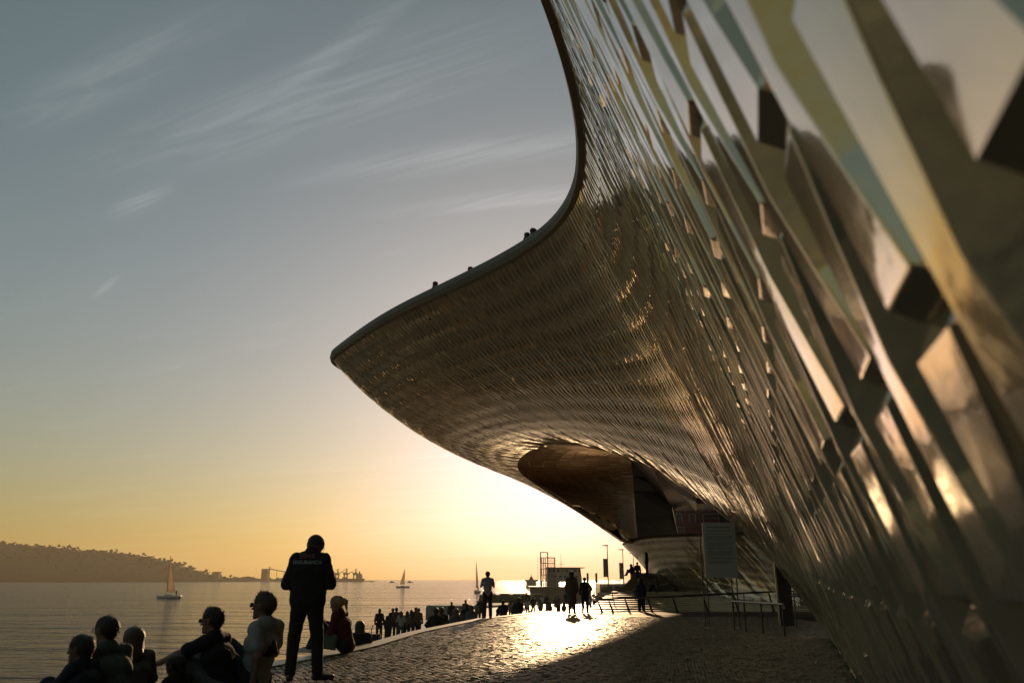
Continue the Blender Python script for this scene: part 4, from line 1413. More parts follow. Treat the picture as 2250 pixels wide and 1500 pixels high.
def sailboat(label, px, Y, heading, mast, L, jib, crew=True, tilt=0.0):
    q = P(px, 1300, Y)
    e_ = empty('sailboat', (q.x, Y, 0.0))
    e_.rotation_euler = (0, tilt, heading)
    tag(e_, label, 'sailboat', 'sailing boats on the river')
    W, H = L * 0.30, L * 0.10
    v, f = hull_mesh(L, W, H)
    mb_ = MB(); mb_.add(v, f); mb_.build('hull', M_HULL, e_, True)
    mb_ = MB(); mb_.box((0, -0.02 * L, H * 1.25), (W * 0.5, L * 0.34, H * 0.5), taper=0.8); cb = mb_.build('cabin', M_HULL, e_)
    for sg in (-1, 1):
        for k in range(3):
            mb_ = MB(); mb_.box((sg * W * 0.236, -0.12 * L + k * 0.10 * L, H * 1.27), (0.03, L * 0.06, H * 0.14)); mb_.build('cabin_window', M_HULL_D, cb)
    my = L * 0.10
    mb_ = MB(); mb_.tube([(0, my, H * 0.9), (0, my, mast)], [0.09, 0.05], 6); mb_.build('mast', M_SPAR, e_)
    mb_ = MB(); mb_.tube([(0, my - .1, H * 2.3), (0.25, my - L * 0.36, H * 2.3)], 0.07, 6); mb_.build('boom', M_SPAR, e_)
    def sheet_(name, a, b, c, bulge, nn=8):
        v, f = [], []
        a, b, c = Vector(a), Vector(b), Vector(c)       # a tack, b clew, c head
        for i in range(nn + 1):
            t = i / nn
            p0, p1 = a.lerp(c, t), b.lerp(c, t)
            for j in range(5):
                u = j / 4
                p = p0.lerp(p1, u)
                p.x += bulge * math.sin(math.pi * u) * math.sin(math.pi * min(1, t + .15))
                v.append(p)
        for i in range(nn):
            for j in range(4):
                f.append((i * 5 + j, i * 5 + j + 1, (i + 1) * 5 + j + 1, (i + 1) * 5 + j))
        s_ = mesh_obj(name, v, f, M_SAIL, e_, True)
        so = s_.modifiers.new('thick', 'SOLIDIFY'); so.thickness = 0.02
        return s_
    sheet_('mainsail', (0, my - 0.08, H * 2.5), (0.23, my - L * 0.34, H * 2.5), (0, my - 0.08, mast * 0.97), 0.35)
    if jib:
        sheet_('jib', (0, L * 0.46, H * 1.4), (0.3, my + 0.3, H * 1.8), (0, my + 0.15, mast * 0.85), 0.3)
    for a, b in (((0, L * 0.49, H * 1.2), (0, my, mast)), ((0, -L * 0.48, H * 1.1), (0, my, mast)), ((W * .45, my, H), (0, my, mast * 0.95)), ((-W * .45, my, H), (0, my, mast * 0.95))):
        mb_ = MB(); mb_.tube([a, b], 0.022, 4); mb_.build('stay', M_SPAR, e_)
    mb_ = MB(); mb_.tube([(0, -L * .42, H * .7), (0, -L * .42, -0.6)], 0.09, 5); mb_.build('rudder', M_HULL_D, e_)
    if crew:
        o_ = stand('man', Vector((q.x, Y, H * 0.85)) + Matrix.Rotation(heading, 3, 'Z') @ Vector((0, -L * 0.33, 0)), 20, 'person steering the ' + crew, None, 1.0)
    return e_
sailboat('white sailing boat with a tall furled foresail, nearest and leftmost on the river', 371, 250.0, R_(72), 12.2, 8.2, False, 'leftmost sailing boat')
sailboat('small dark sailed boat in the middle of the river', 885, 560.0, R_(-100), 12.5, 9.0, False, '')
sailboat('sailing boat seen end on just left of the man with the phone', 1047, 345.0, R_(15), 12.6, 8.6, False, 'sailing boat near the phone man')

# ------------------------------------------------------------------ jetties
def jetty(name, label, pts, top_z, h, green=False):
    mb_ = MB()
    mb_.prism([Vector((x, y, top_z - h)) for x, y in pts], (0, 0, h))
    o_ = mb_.build(name, M_JETTY)
    bvm = o_.modifiers.new('bevel', 'BEVEL'); bvm.width = 0.35; bvm.segments = 3
    return tag(o_, label, 'jetty')
M_JETTY = mat('jetty_concrete', (0.20, 0.20, 0.18), rough=0.8, var=0.25, var_scale=0.5)
M_WEED = mat('mossy_stone', (0.07, 0.08, 0.04), rough=0.9, var=0.3, var_scale=0.8)
a = P(938, 1340, 108); b = P(960, 1329, 112); c = P(1075, 1330, 112)
jetty('jetty', 'grey concrete jetty with a rounded end behind the seated crowd', [(a.x, 106), (a.x + 1.0, 104.5), (c.x, 104), (c.x + 8, 118.5), (b.x, 114), (a.x + .3, 110)], CZ - 3.15, 4.0)
a = P(1062, 1312, 165)
mb = MB()
for i in range(26):
    x = a.x + i * 0.42
    mb.box((x, 165 + 1.2 * math.sin(i * 1.7), 1.0 + 0.28 * math.sin(i * 2.1)), (1.3, 3.0 + math.sin(i), 2.9 + 0.4 * math.sin(i * 3.3)), rz=i * 0.7, taper=0.7)
o = mb.build('breakwater', M_WEED)
tag(o, 'mossy stone breakwater in front of the ferry', 'breakwater')

# ------------------------------------------------------------------ ferry and the ship behind it
M_FERRY = mat('ferry_paint', (0.30, 0.25, 0.19), rough=0.5, var=0.1, var_scale=0.4)
M_FERRY_H = mat('ferry_hull_paint', (0.16, 0.11, 0.06), rough=0.5, var=0.15, var_scale=0.4)
M_GLASS = mat('dark_window_glass', (0.03, 0.03, 0.035), rough=0.06, coat=1.0)
FY = 240.0
fe = empty('ferry', P(1225, 1310, FY) * 1.0)
fe.location.z = 0
tag(fe, 'brown ferry with a boxy deckhouse and scaffold tower moored at the quay', 'ferry')
def fx(px):
    return P(px, 1300, FY).x - fe.location.x
def fzv(py):
    return P(1225, py, FY).z
mb = MB()
w0, w1 = fx(1164), fx(1300)
poly = [(w0, 0, fzv(1289)), (w1, 0, fzv(1290)), (w1 - 0.4, 0, -0.4), (w0 + 1.1, 0, -0.4), (w0 + 0.5, 0, 0.8)]
mb.prism([Vector(p) for p in poly], (0, 14, 0))
hl = mb.build('hull', M_FERRY_H, fe)
mb = MB(); mb.box(((w0 + w1) / 2, 7, fzv(1289) + 0.06), (w1 - w0 + 0.3, 14.4, 0.16)); mb.build('rubbing_strake', M_FERRY, hl)
# deckhouse with a passage one can see through
h0, h1 = fx(1204), fx(1281)
zt, zb = fzv(1247), fzv(1289) + 0.14
d0_, d1_ = fx(1230), fx(1247)
zd0, zd1 = fzv(1287), fzv(1278)
mb = MB()
mb.prism([Vector((h0, 2, zd1)), Vector((h1, 2, zd1)), Vector((h1 - .4, 2, zt)), Vector((h0, 2, zt))], (0, 9, 0))
mb.box(((h0 + d0_) / 2, 6.5, (zb + zd1) / 2 - 0.002), (d0_ - h0, 9, zd1 - zb))
mb.box(((h1 + d1_) / 2, 6.5, (zb + zd1) / 2 - 0.002), (h1 - d1_, 9, zd1 - zb))
dh = mb.build('deckhouse', M_FERRY, fe)
mb = MB(); mb.box(((h0 + h1) / 2 + .3, 6.5, zt + 0.10), (h1 - h0 + 1.2, 10, 0.2)); mb.build('deckhouse_roof', M_FERRY, fe)
for k in range(8):
    xx = h0 + 0.7 + k * (h1 - h0 - 1.4) / 7
    mb = MB(); mb.box((xx, 1.98, fzv(1253)), (0.62, 0.06, 0.75)); mb.build('window', M_GLASS, dh)
for k in range(5):
    xx = h0 + 2.2 + k * 1.5
    mb = MB(); mb.box((xx, 1.98, fzv(1266)), (0.7, 0.06, 0.45)); mb.build('window', M_GLASS, dh)
mb = MB(); mb.tube([((h0 + h1) / 2 - .8, 6, zt), ((h0 + h1) / 2 - .8, 6, fzv(1214))], [0.10, 0.03], 6); mb.build('mast', M_SPAR, fe)
mb = MB(); mb.tube([((h0 + h1) / 2 - 1.4, 6, zt + 1.1), ((h0 + h1) / 2 - .2, 6, zt + 1.1)], 0.05, 5); mb.build('mast_arm', M_SPAR, fe)
# scaffold tower
t0, t1 = fx(1189), fx(1221)
tw = empty('scaffold_tower', (0, 0, 0), fe)
levels = [fzv(p) for p in (1289, 1276, 1262, 1249, 1236, 1224, 1212)]
for x_ in (t0, (t0 + t1) / 2, t1):
    for y_ in (2.0, 3.6):
        top_ = levels[-1] if x_ < t1 else levels[-2]
        mb = MB(); mb.tube([(x_, y_, levels[0]), (x_, y_, top_)], 0.13, 5); mb.build('upright', M_FERRY_H, tw)
for k, z_ in enumerate(levels[1:]):
    hi_ = t1 if k < 5 else (t0 + t1) / 2
    for y_ in (2.0, 3.6):
        mb = MB(); mb.tube([(t0, y_, z_), (hi_, y_, z_)], 0.09, 5); mb.build('ledger', M_FERRY_H, tw)
    for q_ in range(3):
        mb = MB(); mb.tube([((t0 + t1) / 2, 2.0, z_ - 0.25 - q_ * .4), (t1 if k < 5 else (t0 + t1) / 2 + .01, 2.0, z_ - 0.25 - q_ * .4)], 0.06, 4)
        if k < 5:
            mb.build('rung', M_FERRY_H, tw)
for k in range(5):
    z0_, z1_ = levels[k], levels[k + 1]
    for q_ in range(3):
        xx_ = t0 + (t1 - t0) * (0.06 + 0.13 * q_ + 0.03 * (k % 2))
        mb = MB(); mb.box((xx_, 2.1, (z0_ + z1_) / 2), (0.28, 0.05, (z1_ - z0_) * 0.9)); mb.build('cladding_board', M_FERRY, tw)
mb = MB(); mb.tube([(t0 - .8, 2.5, levels[0]), (t0 - .8, 2.5, fzv(1222))], [0.06, 0.03], 5); mb.build('flagpole', M_SPAR, fe)
# the ship behind
SY = 520.0
sx_ = P(1168, 1290, SY)
sh_ = empty('ship', (sx_.x, SY, 0))
tag(sh_, 'hazy ship seen end on behind the ferry', 'ship')
def sz(py):
    return P(1168, py, SY).z
u_ = SY / 1852.0
mb = MB(); mb.prism([Vector(p) for p in ((-13 * u_, 0, sz(1287)), (12 * u_, 0, sz(1287)), (9 * u_, 0, -.3), (-10 * u_, 0, -.3))], (0, 20, 0)); mb.build('hull', M_FERRY_H, sh_)
mb = MB(); mb.prism([Vector(p) for p in ((-11 * u_, 2, sz(1287) + .01), (11 * u_, 2, sz(1287) + .01), (10 * u_, 2, sz(1277)), (-10 * u_, 2, sz(1277)))], (0, 10, 0)); mb.build('deckhouse', M_FERRY, sh_)
mb = MB(); mb.box((0, 6, sz(1275)), (28 * u_, 4, 4.2 * u_)); mb.build('bridge', M_FERRY, sh_)
mb = MB(); mb.prism([Vector(p) for p in ((-5 * u_, 5, sz(1273)), (5 * u_, 5, sz(1273)), (2 * u_, 5, sz(1266)), (-2 * u_, 5, sz(1266)))], (0, 3, 0)); mb.build('funnel', M_FERRY_H, sh_)
mb = MB(); mb.tube([(0, 6, sz(1266)), (0, 6, sz(1261))], 0.2, 5); mb.build('mast', M_SPAR, sh_)

# ------------------------------------------------------------------ port on the far shore
M_PORT = mat('port_steel', (0.12, 0.09, 0.07), rough=0.8)
M_SILO = mat('silo_concrete', (0.22, 0.19, 0.16), rough=0.9)
PY = 1700.0
def pp(px, py, dy=0.0):
    q = P(px, py, PY + dy)
    return q
# low shore
v, f = [], []
low = [(470, 1266), (520, 1268), (545, 1264), (570, 1270), (640, 1271), (720, 1272), (800, 1273), (818, 1274)]
for i, (a_, b_) in enumerate(low):
    q = P(a_, b_, PY + 40)
    v += [(q.x, PY - 10, -0.5), (q.x, PY + 40, max(q.z - 1, 1.0)), (q.x, PY + 120, -0.5)]
    if i:
        f += [(3 * i - 3, 3 * i, 3 * i + 1, 3 * i - 2), (3 * i - 2, 3 * i + 1, 3 * i + 2, 3 * i - 1)]
structure(mesh_obj('shore', v, f, M_HILL), 'low shore below the far hill')
si = empty('grain_silo', pp(588, 1274)); si.location.z = 0.5
tag(si, 'square grain silo with a stair tower on the far shore', 'silo')
def rel_box(name, x0, x1, y0, y1, par, m, depth=14, dy=0):
    a_, b_ = pp(x0, y1), pp(x1, y0)
    mb_ = MB(); mb_.box(((a_.x + b_.x) / 2 - par.location.x, dy, (a_.z + b_.z) / 2 - par.location.z), (abs(b_.x - a_.x), depth, abs(b_.z - a_.z)))
    return mb_.build(name, m, par)
rel_box('silo_block', 575, 590, 1249, 1275, si, M_SILO)
rel_box('stair_tower', 590.2, 593, 1244, 1275, si, M_SILO, 8)
a_, b_ = pp(593, 1249), pp(607, 1252)
mb = MB(); mb.tube([a_ - Vector(si.location), b_ - Vector(si.location), pp(640, 1258) - Vector(si.location)], 0.9, 5); mb.build('conveyor', M_PORT, si)
for x_ in (608, 624, 640):
    mb = MB(); mb.tube([pp(x_, 1254 + (x_ - 608) * .13) - Vector(si.location), Vector((pp(x_, 1274).x, PY, 0.5)) - Vector(si.location)], 0.5, 4); mb.build('trestle', M_PORT, si)
bd = empty('shore_building', Vector((pp(478, 1262).x, PY, 1.5)))
tag(bd, 'flat roofed building at the foot of the far hill', 'building')
rel_box('wall', 472, 483, 1257, 1272, bd, M_SILO)
rel_box('roof', 471, 484, 1255.5, 1256.9, bd, M_PORT, 16)
def crane(label, px, h):
    base_ = Vector((pp(px, 1273).x, PY + 10, 0.5))
    e_ = empty('port_crane', base_)
    tag(e_, label, 'crane', 'cranes at the far port')
    w_ = 7.0
    for sx2 in (-1, 1):
        for sy2 in (-1, 1):
            mb_ = MB(); mb_.tube([(sx2 * w_ / 2, sy2 * 4, 0), (sx2 * w_ / 2.6, sy2 * 3, h * .55)], 0.8, 5); mb_.build('leg', M_PORT, e_)
    mb_ = MB(); mb_.box((0, 0, h * .58), (w_ * 1.3, 9, h * .16)); mb_.build('machine_house', M_PORT, e_)
    mb_ = MB(); mb_.tube([(0, 0, h * .66), (1, 0, h * 1.0)], [1.4, .6], 5); mb_.build('mast', M_PORT, e_)
    mb_ = MB(); mb_.tube([(-1, 0, h * .62), (-w_ * 1.2, 0, h * .74), (-w_ * 2.1, 0, h * .56)], 0.8, 5); mb_.build('boom', M_PORT, e_)
    mb_ = MB(); mb_.tube([(1, 0, h * .98), (-w_ * 1.9, 0, h * .60)], 0.3, 4); mb_.build('stay', M_PORT, e_)
    mb_ = MB(); mb_.tube([(2.4, 0, h * .64), (3.0, 0, h * 1.05)], [0.6, .25], 4); mb_.build('aerial', M_PORT, e_)
    return e_
crane('leftmost of the three port cranes in the haze', 738, 25)
crane('middle one of the three port cranes in the haze', 757, 26)
crane('rightmost of the three port cranes in the haze', 778, 25)
cs = empty('bulk_carrier', Vector((pp(765, 1274).x, PY - 40, 0)))
tag(cs, 'long cargo ship lying below the port cranes', 'ship')
def cz_(x0, x1, z0, z1, nm, m, dp=12):
    a_ = (pp(x0, 1270).x - cs.location.x, pp(x1, 1270).x - cs.location.x)
    mb_ = MB(); mb_.box(((a_[0] + a_[1]) / 2, 0, (z0 + z1) / 2), (a_[1] - a_[0], dp, z1 - z0)); return mb_.build(nm, m, cs)
a_ = (pp(722, 1270).x - cs.location.x, pp(808, 1270).x - cs.location.x)
mb = MB(); mb.prism([Vector(p) for p in ((a_[0], -8, 5.5), (a_[1], -8, 6.5), (a_[1] - 3, -8, -.5), (a_[0] + 3, -8, -.5))], (0, 16, 0)); mb.build('hull', M_PORT, cs)
cz_(791, 803, 6.6, 13, 'deckhouse', M_SILO); cz_(793, 801, 13.05, 16, 'bridge', M_SILO, 14); cz_(796, 798.5, 16.05, 20, 'funnel', M_PORT, 4)
cz_(730, 736, 5.9, 9, 'hatch_cover', M_PORT); cz_(745, 752, 5.9, 8.5, 'hatch_cover', M_PORT); cz_(762, 770, 5.9, 9, 'hatch_cover', M_PORT)
# motor boats far out
for px, lab in ((862, 'tiny motor boat far out left of the middle sailing boat'), (901, 'tiny motor boat far out right of the middle sailing boat')):
    q = P(px, 1273, 1300)
    e_ = empty('motor_boat', (q.x, 1300, 0)); tag(e_, lab, 'boat')
    v, f = hull_mesh(9, 2.8, 1.1)
    mb = MB(); mb.add([(y_, x_, z_) for x_, y_, z_ in v], f); mb.build('hull', M_HULL, e_)
    mb = MB(); mb.box((-0.5, 0, 2.0), (3, 2, 1.8), taper=.8); mb.build('cabin', M_PORT, e_)

# ------------------------------------------------------------------ lamp posts with banners, posts, vans
M_POST = mat('dark_post_metal', (0.05, 0.05, 0.05), rough=0.45, metal=0.5)
M_BANNER = mat('grey_banner_cloth', (0.16, 0.15, 0.16), rough=0.8)
M_BANNER_R = mat('red_banner_cloth', (0.20, 0.08, 0.06), rough=0.8)
for px, py, Y, bw, m_, lab in ((1334, 1199, 92, 1, M_BANNER, 'tall lamp post with a grey banner, leftmost of the row'), (1368, 1208, 104, 1, M_BANNER, 'lamp post with a grey banner in the middle of the row'), (1391, 1216, 117, 1, M_BANNER_R, 'lamp post with a reddish banner nearest the tiled wall')):
    q = P(px, py, Y)
    e_ = empty('street_lamp', (q.x, Y, PROM_Z)); tag(e_, lab, 'street lamp', 'lamp posts along the promenade')
    H_ = q.z - PROM_Z
    mb = MB(); mb.tube([(0, 0, 0), (0, 0, H_)], [0.075, 0.045], 8); mb.build('post', M_POST, e_)
    mb = MB(); mb.prism([Vector(p) for p in ((0.1, -.12, H_), (-0.55, -.12, H_ + .02), (-0.52, -.12, H_ + .10), (0.1, -.12, H_ + .13))], (0, 0.24, 0)); mb.build('lamp_head', M_POST, e_)
    zb_ = P(px, py + 28, Y).z - PROM_Z
    mb = MB(); mb.box((-0.27, 0, zb_ - 0.95), (0.46, 0.02, 1.9)); mb.build('banner', m_, e_)
    for z_ in (zb_, zb_ - 1.9):
        mb = MB(); mb.tube([(0, 0, z_), (-0.52, 0, z_)], 0.018, 5); mb.build('banner_arm', M_POST, e_)
for px, py, Y, lab in ((1291, 1260, 130, 'left one of two thick mooring posts'), (1310, 1260, 132, 'right one of two thick mooring posts')):
    q = P(px, py, Y)
    e_ = empty('mooring_post', (q.x, Y, -0.5)); tag(e_, lab, 'mooring post', 'mooring posts')
    H_ = q.z + 0.5
    mb = MB(); mb.tube([(0, 0, 0), (0, 0, H_)], 0.17, 10); mb.build('pile', M_FERRY_H, e_)
    mb = MB(); mb.tube([(0, 0, H_), (0, 0, H_ + .12)], [0.19, 0.15], 10); mb.build('cap', M_POST, e_)
M_VAN = mat('van_paint', (0.30, 0.27, 0.23), rough=0.35, coat=0.5)
M_TYRE = mat('tyre_rubber', (0.02, 0.02, 0.02), rough=0.8)
for px, Y, lab in ((1333, 114, 'pale van parked beyond the crowd, left of a pair'), (1362, 115, 'pale van parked beyond the crowd, right of a pair')):
    q = P(px, 1280, Y)
    e_ = empty('parked_van', (q.x, Y, PROM_Z + 0.002)); tag(e_, lab, 'van', 'vans parked beyond the crowd')
    pr = [(-1.0, 0, .35), (1.0, 0, .35), (1.0, 0, 1.5), (.92, 0, 2.75), (-.92, 0, 2.75), (-1.0, 0, 1.5)]
    mb = MB(); mb.prism([Vector(p) for p in pr], (0, 5.0, 0)); b_ = mb.build('body', M_VAN, e_)
    mb = MB(); mb.box((0, -.02, 2.05), (1.5, .05, .75)); mb.build('rear_window', M_GLASS, e_)
    for sx2 in (-.9, .9):
        for yy in (.9, 4.0):
            mb = MB(); mb.tube([(sx2 - .1, yy, .35), (sx2 + .1, yy, .35)], .35, 12); mb.build('wheel', M_TYRE, e_)
        mb = MB(); mb.box((sx2 * .98, -.02, 1.2), (.16, .05, .5)); mb.build('tail_light', M_BANNER_R, e_)

# ------------------------------------------------------------------ sunlit steps up to the entrance
M_TSTEP = tile_mat('glazed_step_tile', (0.40, 0.33, 0.24), rough=0.25)
st_ = empty('entrance_steps', (8, 43, gz(43)))
tag(st_, 'broad shallow steps shining in the sun below the tiled wall', 'steps')
for k in range(11):
    y0_, y1_ = FAR_Y + 0.02 + k * 1.75, FAR_Y + 0.02 + (k + 1) * 1.75
    zt_ = gz(FAR_Y) + 0.035 + 0.068 * k
    xl0, xl1 = P(1292 + 5.2 * k, 1330, y0_).x, P(1297 + 5.2 * k, 1330, y1_).x
    mb = MB()
    mb.prism([Vector((xl0, y0_, zt_ - 0.5)), Vector((30, y0_, zt_ - 0.5)), Vector((30, y1_, zt_ - 0.5)), Vector((xl1, y1_, zt_ - 0.5))], (0, 0, 0.5))
    into(mb.build('step', M_TSTEP), st_)
# flank of the stair mound with people on it
q = [P(1335, 1316, 61), P(1352, 1306, 61), P(1398, 1257, 61.5), P(1436, 1262, 63), P(1480, 1292, 63), P(1480, 1318, 62)]
mb = MB(); mb.prism(q, (2.2, 6.0, 0.0))
o = mb.build('stair_flank', mat('pale_render', (0.30, 0.28, 0.25), rough=0.6, var=0.15, var_scale=0.6))
tag(o, 'pale sloping flank of a stair with people resting on it', 'stair')
q = P(1402, 1283, 60.3)
stand('man', (q.x, 60.3, q.z - 0.05), 10, 'person standing against the pale stair flank', None, 0.9)
for px, py, Y, kd, lab in ((1392, 1264, 61.9, 'sitter', 'person seated near the top of the pale stair flank'), (1422, 1259, 63.5, 'woman', 'person standing on top of the pale stair flank'), (1446, 1299, 56.0, 'sitter_pale', 'person lounging on the sunlit steps by the tiled wall')):
    q = P(px, py, Y)
    stand(kd, (q.x, Y, q.z - 0.02), -60, lab, None, 0.95)

# ------------------------------------------------------------------ handrails
M_RAIL = mat('rail_steel', (0.32, 0.31, 0.30), rough=0.28, metal=0.9)
hr = empty('looped_handrail', P(1400, 1340, 43.5)); hr.location.z = gz(43)
tag(hr, 'long steel handrail with a rounded loop at its left end in front of the steps', 'handrail')
ZR = 0.72
front = [P(1318, 1316, 42.2), P(1380, 1313, 42.6), P(1440, 1311.5, 42.6), P(1500, 1309, 42.6), P(1560, 1306, 42.6), P(1700, 1299, 42.6)]
backr = [P(1318, 1308, 45.0), P(1360, 1300, 49.5), P(1420, 1291, 56.0), P(1470, 1281, 61.0)]
loop = list(reversed(backr)) + [P(1308, 1310.5, 44.2), P(1302, 1313, 43.3), P(1306, 1315.5, 42.6)] + front
lp = catmull([list(p) for p in loop], 6)
mb = MB(); mb.tube([Vector(p) for p in lp], 0.045, 8); into(mb.build('rail', M_RAIL), hr)
for px, Y in ((1313, 42.4), (1337, 42.5), (1373, 42.6), (1423, 42.6), (1478, 42.6), (1545, 42.6), (1612, 42.6), (1690, 42.6)):
    top_ = Vector((P(px, 1313, Y).x, Y, float(np.interp(P(px, 1313, Y).x, [p.x for p in front], [p.z for p in front])) - 0.03))
    foot = Vector((top_.x + 0.22, Y + 0.05, gz(min(Y, FAR_Y)) - 0.02))
    mb = MB(); mb.prism([top_ + Vector((-.03, 0, 0)), top_ + Vector((.03, 0, 0)), foot + Vector((.06, 0, 0)), foot + Vector((-.06, 0, 0))], (0, 0.05, 0)); into(mb.build('post', M_POST), hr)
for (px, py, Y) in ((1345, 1303, 47.8), (1392, 1295, 53.0), (1440, 1287, 58.0)):
    top_ = P(px, py, Y)
    mb = MB(); mb.tube([top_, top_ + Vector((0.15, 0, -0.75))], 0.03, 6); into(mb.build('post', M_POST), hr)
def handrail(label, a_, b_, posts, zfoot, r_=0.028, m_=M_RAIL):
    e_ = empty('handrail', (a_.x, a_.y, zfoot(a_.y))); tag(e_, label, 'handrail')
    mb_ = MB(); mb_.tube([a_, b_, b_ + Vector((0.02, 0, -0.10))], r_, 8); into(mb_.build('rail', m_), e_)
    for t_ in posts:
        p_ = a_.lerp(b_, t_)
        mb_ = MB(); mb_.tube([p_ - Vector((0, 0, 0.02)), Vector((p_.x, p_.y, zfoot(p_.y)))], r_ * 0.8, 6); into(mb_.build('post', M_POST), e_)
    return e_
f_ = on_plaza(1616, 1384); g_ = on_plaza(1731, 1398)
handrail('short bright handrail standing on the paving right of the notice board', Vector((f_.x - .05, f_.y, P(1612, 1320, f_.y).z)), Vector((g_.x - .04, g_.y, P(1725, 1327, g_.y).z)), (0.02, 0.26, 0.60, 0.985), gz)
f_ = on_plaza(1752, 1367)
handrail('dark handrail behind the slab in front of the leaning wall', Vector((P(1500, 1306, 30).x, 30.0, P(1500, 1307, 30).z)), Vector((f_.x, f_.y, P(1700, 1298, f_.y).z)), (0.55, 0.99), gz, 0.022, M_POST)
handrail('plain rail end running to the foot of the leaning wall', Vector((P(1732, 1309, 25.5).x, 25.5, P(1732, 1309, 25.5).z)), Vector((P(1768, 1308, 24.6).x, 24.6, P(1768, 1308, 24.6).z)), (0.35,), gz, 0.022, M_POST)

# ------------------------------------------------------------------ notice board
M_BOARD = mat('notice_board_face', (0.50, 0.49, 0.46), rough=0.55)
M_BEDGE = mat('notice_board_edge', (0.02, 0.02, 0.02), rough=0.5)
fl_ = on_plaza(1562, 1382); fr_ = on_plaza(1630, 1380)
nb = empty('notice_board', ((fl_.x + fr_.x) / 2, fl_.y, gz(fl_.y)))
tag(nb, 'tall grey notice board covered in small print on thin metal legs', 'notice board')
BY = fl_.y
ul, ur = P(1543, 1148, BY), P(1612, 1148, BY)
ll, lr = P(1552, 1268, BY), P(1621, 1268, BY)
top_z, bot_z = ul.z, ll.z
xl, xr = (ul.x + ll.x) / 2, (ur.x + lr.x) / 2
mb = MB(); mb.box(((xl + xr) / 2, BY + 0.075, (top_z + bot_z) / 2), (xr - xl, 0.14, top_z - bot_z))
bp = into(mb.build('panel_core', M_BEDGE), nb)
mb = MB(); mb.box(((xl + xr) / 2 + 0.01, BY - 0.004, (top_z + bot_z) / 2), (xr - xl + 0.02, 0.016, top_z - bot_z + 0.01))
bf = into(mb.build('panel_face', M_BOARD), nb)
LEG = MB()
for x_ in (xl + 0.03, xr - 0.03):
    for dy_ in (0.0, 0.55):
        yy = BY + 0.05 + dy_
        zz0 = gz(yy)
        mb = MB(); mb.tube([(x_, yy, zz0 + .02), (x_, yy, bot_z + 0.05 if dy_ == 0 else top_z - .1)], 0.017, 6); into(mb.build('leg', M_POST), nb)
    mb = MB(); mb.tube([(x_, BY + 0.02, gz(BY) + .02), (x_, BY + 0.64, gz(BY) + .015)], 0.017, 6); into(mb.build('foot', M_POST), nb)
# print: heading and paragraphs as fine raised lines
M_INK = mat('grey_ink', (0.13, 0.13, 0.13), rough=0.7)
rr_ = random.Random(4)
def print_text(txt, size, x, z, name):
    cu = bpy.data.curves.new('t', 'FONT'); cu.body = txt; cu.size = size; cu.resolution_u = 1
    to = bpy.data.objects.new('t', cu); COL.objects.link(to)
    tm = bpy.data.meshes.new_from_object(to.evaluated_get(bpy.context.evaluated_depsgraph_get()))
    bpy.data.objects.remove(to)
    for v_ in tm.vertices:
        v_.co = Vector((v_.co.x + x, BY - 0.0145, v_.co.y + z))
    tm.materials.clear(); tm.materials.append(M_INK)
    o_ = bpy.data.objects.new(name, tm); link(o_); o_.parent = bf
    return o_
z_ = top_z - 0.13
for (n_lines, sz_) in ((1, 2.2), (2, 1.0), (1, 1.5), (4, 1.0), (4, 1.0), (1, 1.4), (5, 1.0), (1, 1.4), (3, 1.0)):
    for q_ in range(n_lines):
        mb = MB()
        x_ = xl + 0.09
        end_ = xr - 0.08 - rr_.random() * (0.30 if q_ == n_lines - 1 or sz_ > 1 else 0.05)
        while x_ < end_:
            wl = rr_.uniform(0.025, 0.075)
            mb.box((x_ + wl / 2, BY - 0.0135, z_), (wl, 0.003, 0.012 * sz_))
            x_ += wl + 0.014
        t_ = mb.build('text_line', M_INK, None); t_.parent = bf
        z_ -= 0.034 * (0.7 + 0.3 * sz_)
    z_ -= 0.035
# ------------------------------------------------------------------ dark slab and its post
f_ = on_plaza(1712, 1374)
tt = empty('dark_slab', (f_.x, f_.y, gz(f_.y)))
tag(tt, 'dark brown upright slab edged by a pale steel post', 'slab')
a_, b_ = P(1703, 1220, f_.y), P(1732, 1222, f_.y)
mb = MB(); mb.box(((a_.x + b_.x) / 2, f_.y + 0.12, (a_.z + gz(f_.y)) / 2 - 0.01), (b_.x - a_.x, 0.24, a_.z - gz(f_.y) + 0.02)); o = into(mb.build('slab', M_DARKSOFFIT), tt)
mb = MB(); mb.box((a_.x - 0.035, f_.y + 0.02, (a_.z + gz(f_.y)) / 2 + 0.02), (0.05, 0.05, a_.z - gz(f_.y) + 0.03)); into(mb.build('post', M_RAIL), tt)

# ------------------------------------------------------------------ red brick building behind, seen under the arch
M_BRICK = mat('red_brick', (0.16, 0.055, 0.035), rough=0.85, var=0.25, var_scale=0.8)
M_FRAME = mat('pale_window_frame', (0.24, 0.22, 0.20), rough=0.6)
BRY = 125.0
x0_, x1_ = P(1466, 1150, BRY).x, P(1597, 1150, BRY).x
zt_ = P(1480, 1060, BRY).z
rb_ = empty('brick_building', ((x0_ + x1_) / 2, BRY, 2.1))
tag(rb_, 'red brick power station building seen under the arch of the museum', 'building')
wins = [(1484, 1497, 1129, 1147), (1484, 1503, 1158, 1172), (1545, 1578, 1129, 1148), (1545, 1578, 1155, 1172), (1515, 1527, 1129, 1147)]
mb = MB(); mb.box(((x0_ + x1_) / 2, BRY + 6, (zt_ + 2.1) / 2), (x1_ - x0_, 12, zt_ - 2.1)); into(mb.build('wall', M_BRICK), rb_)
mb = MB(); mb.box(((x0_ + x1_) / 2, BRY + 6, zt_ + .3), (x1_ - x0_ + .6, 12.6, .6)); into(mb.build('cornice', M_FRAME), rb_)
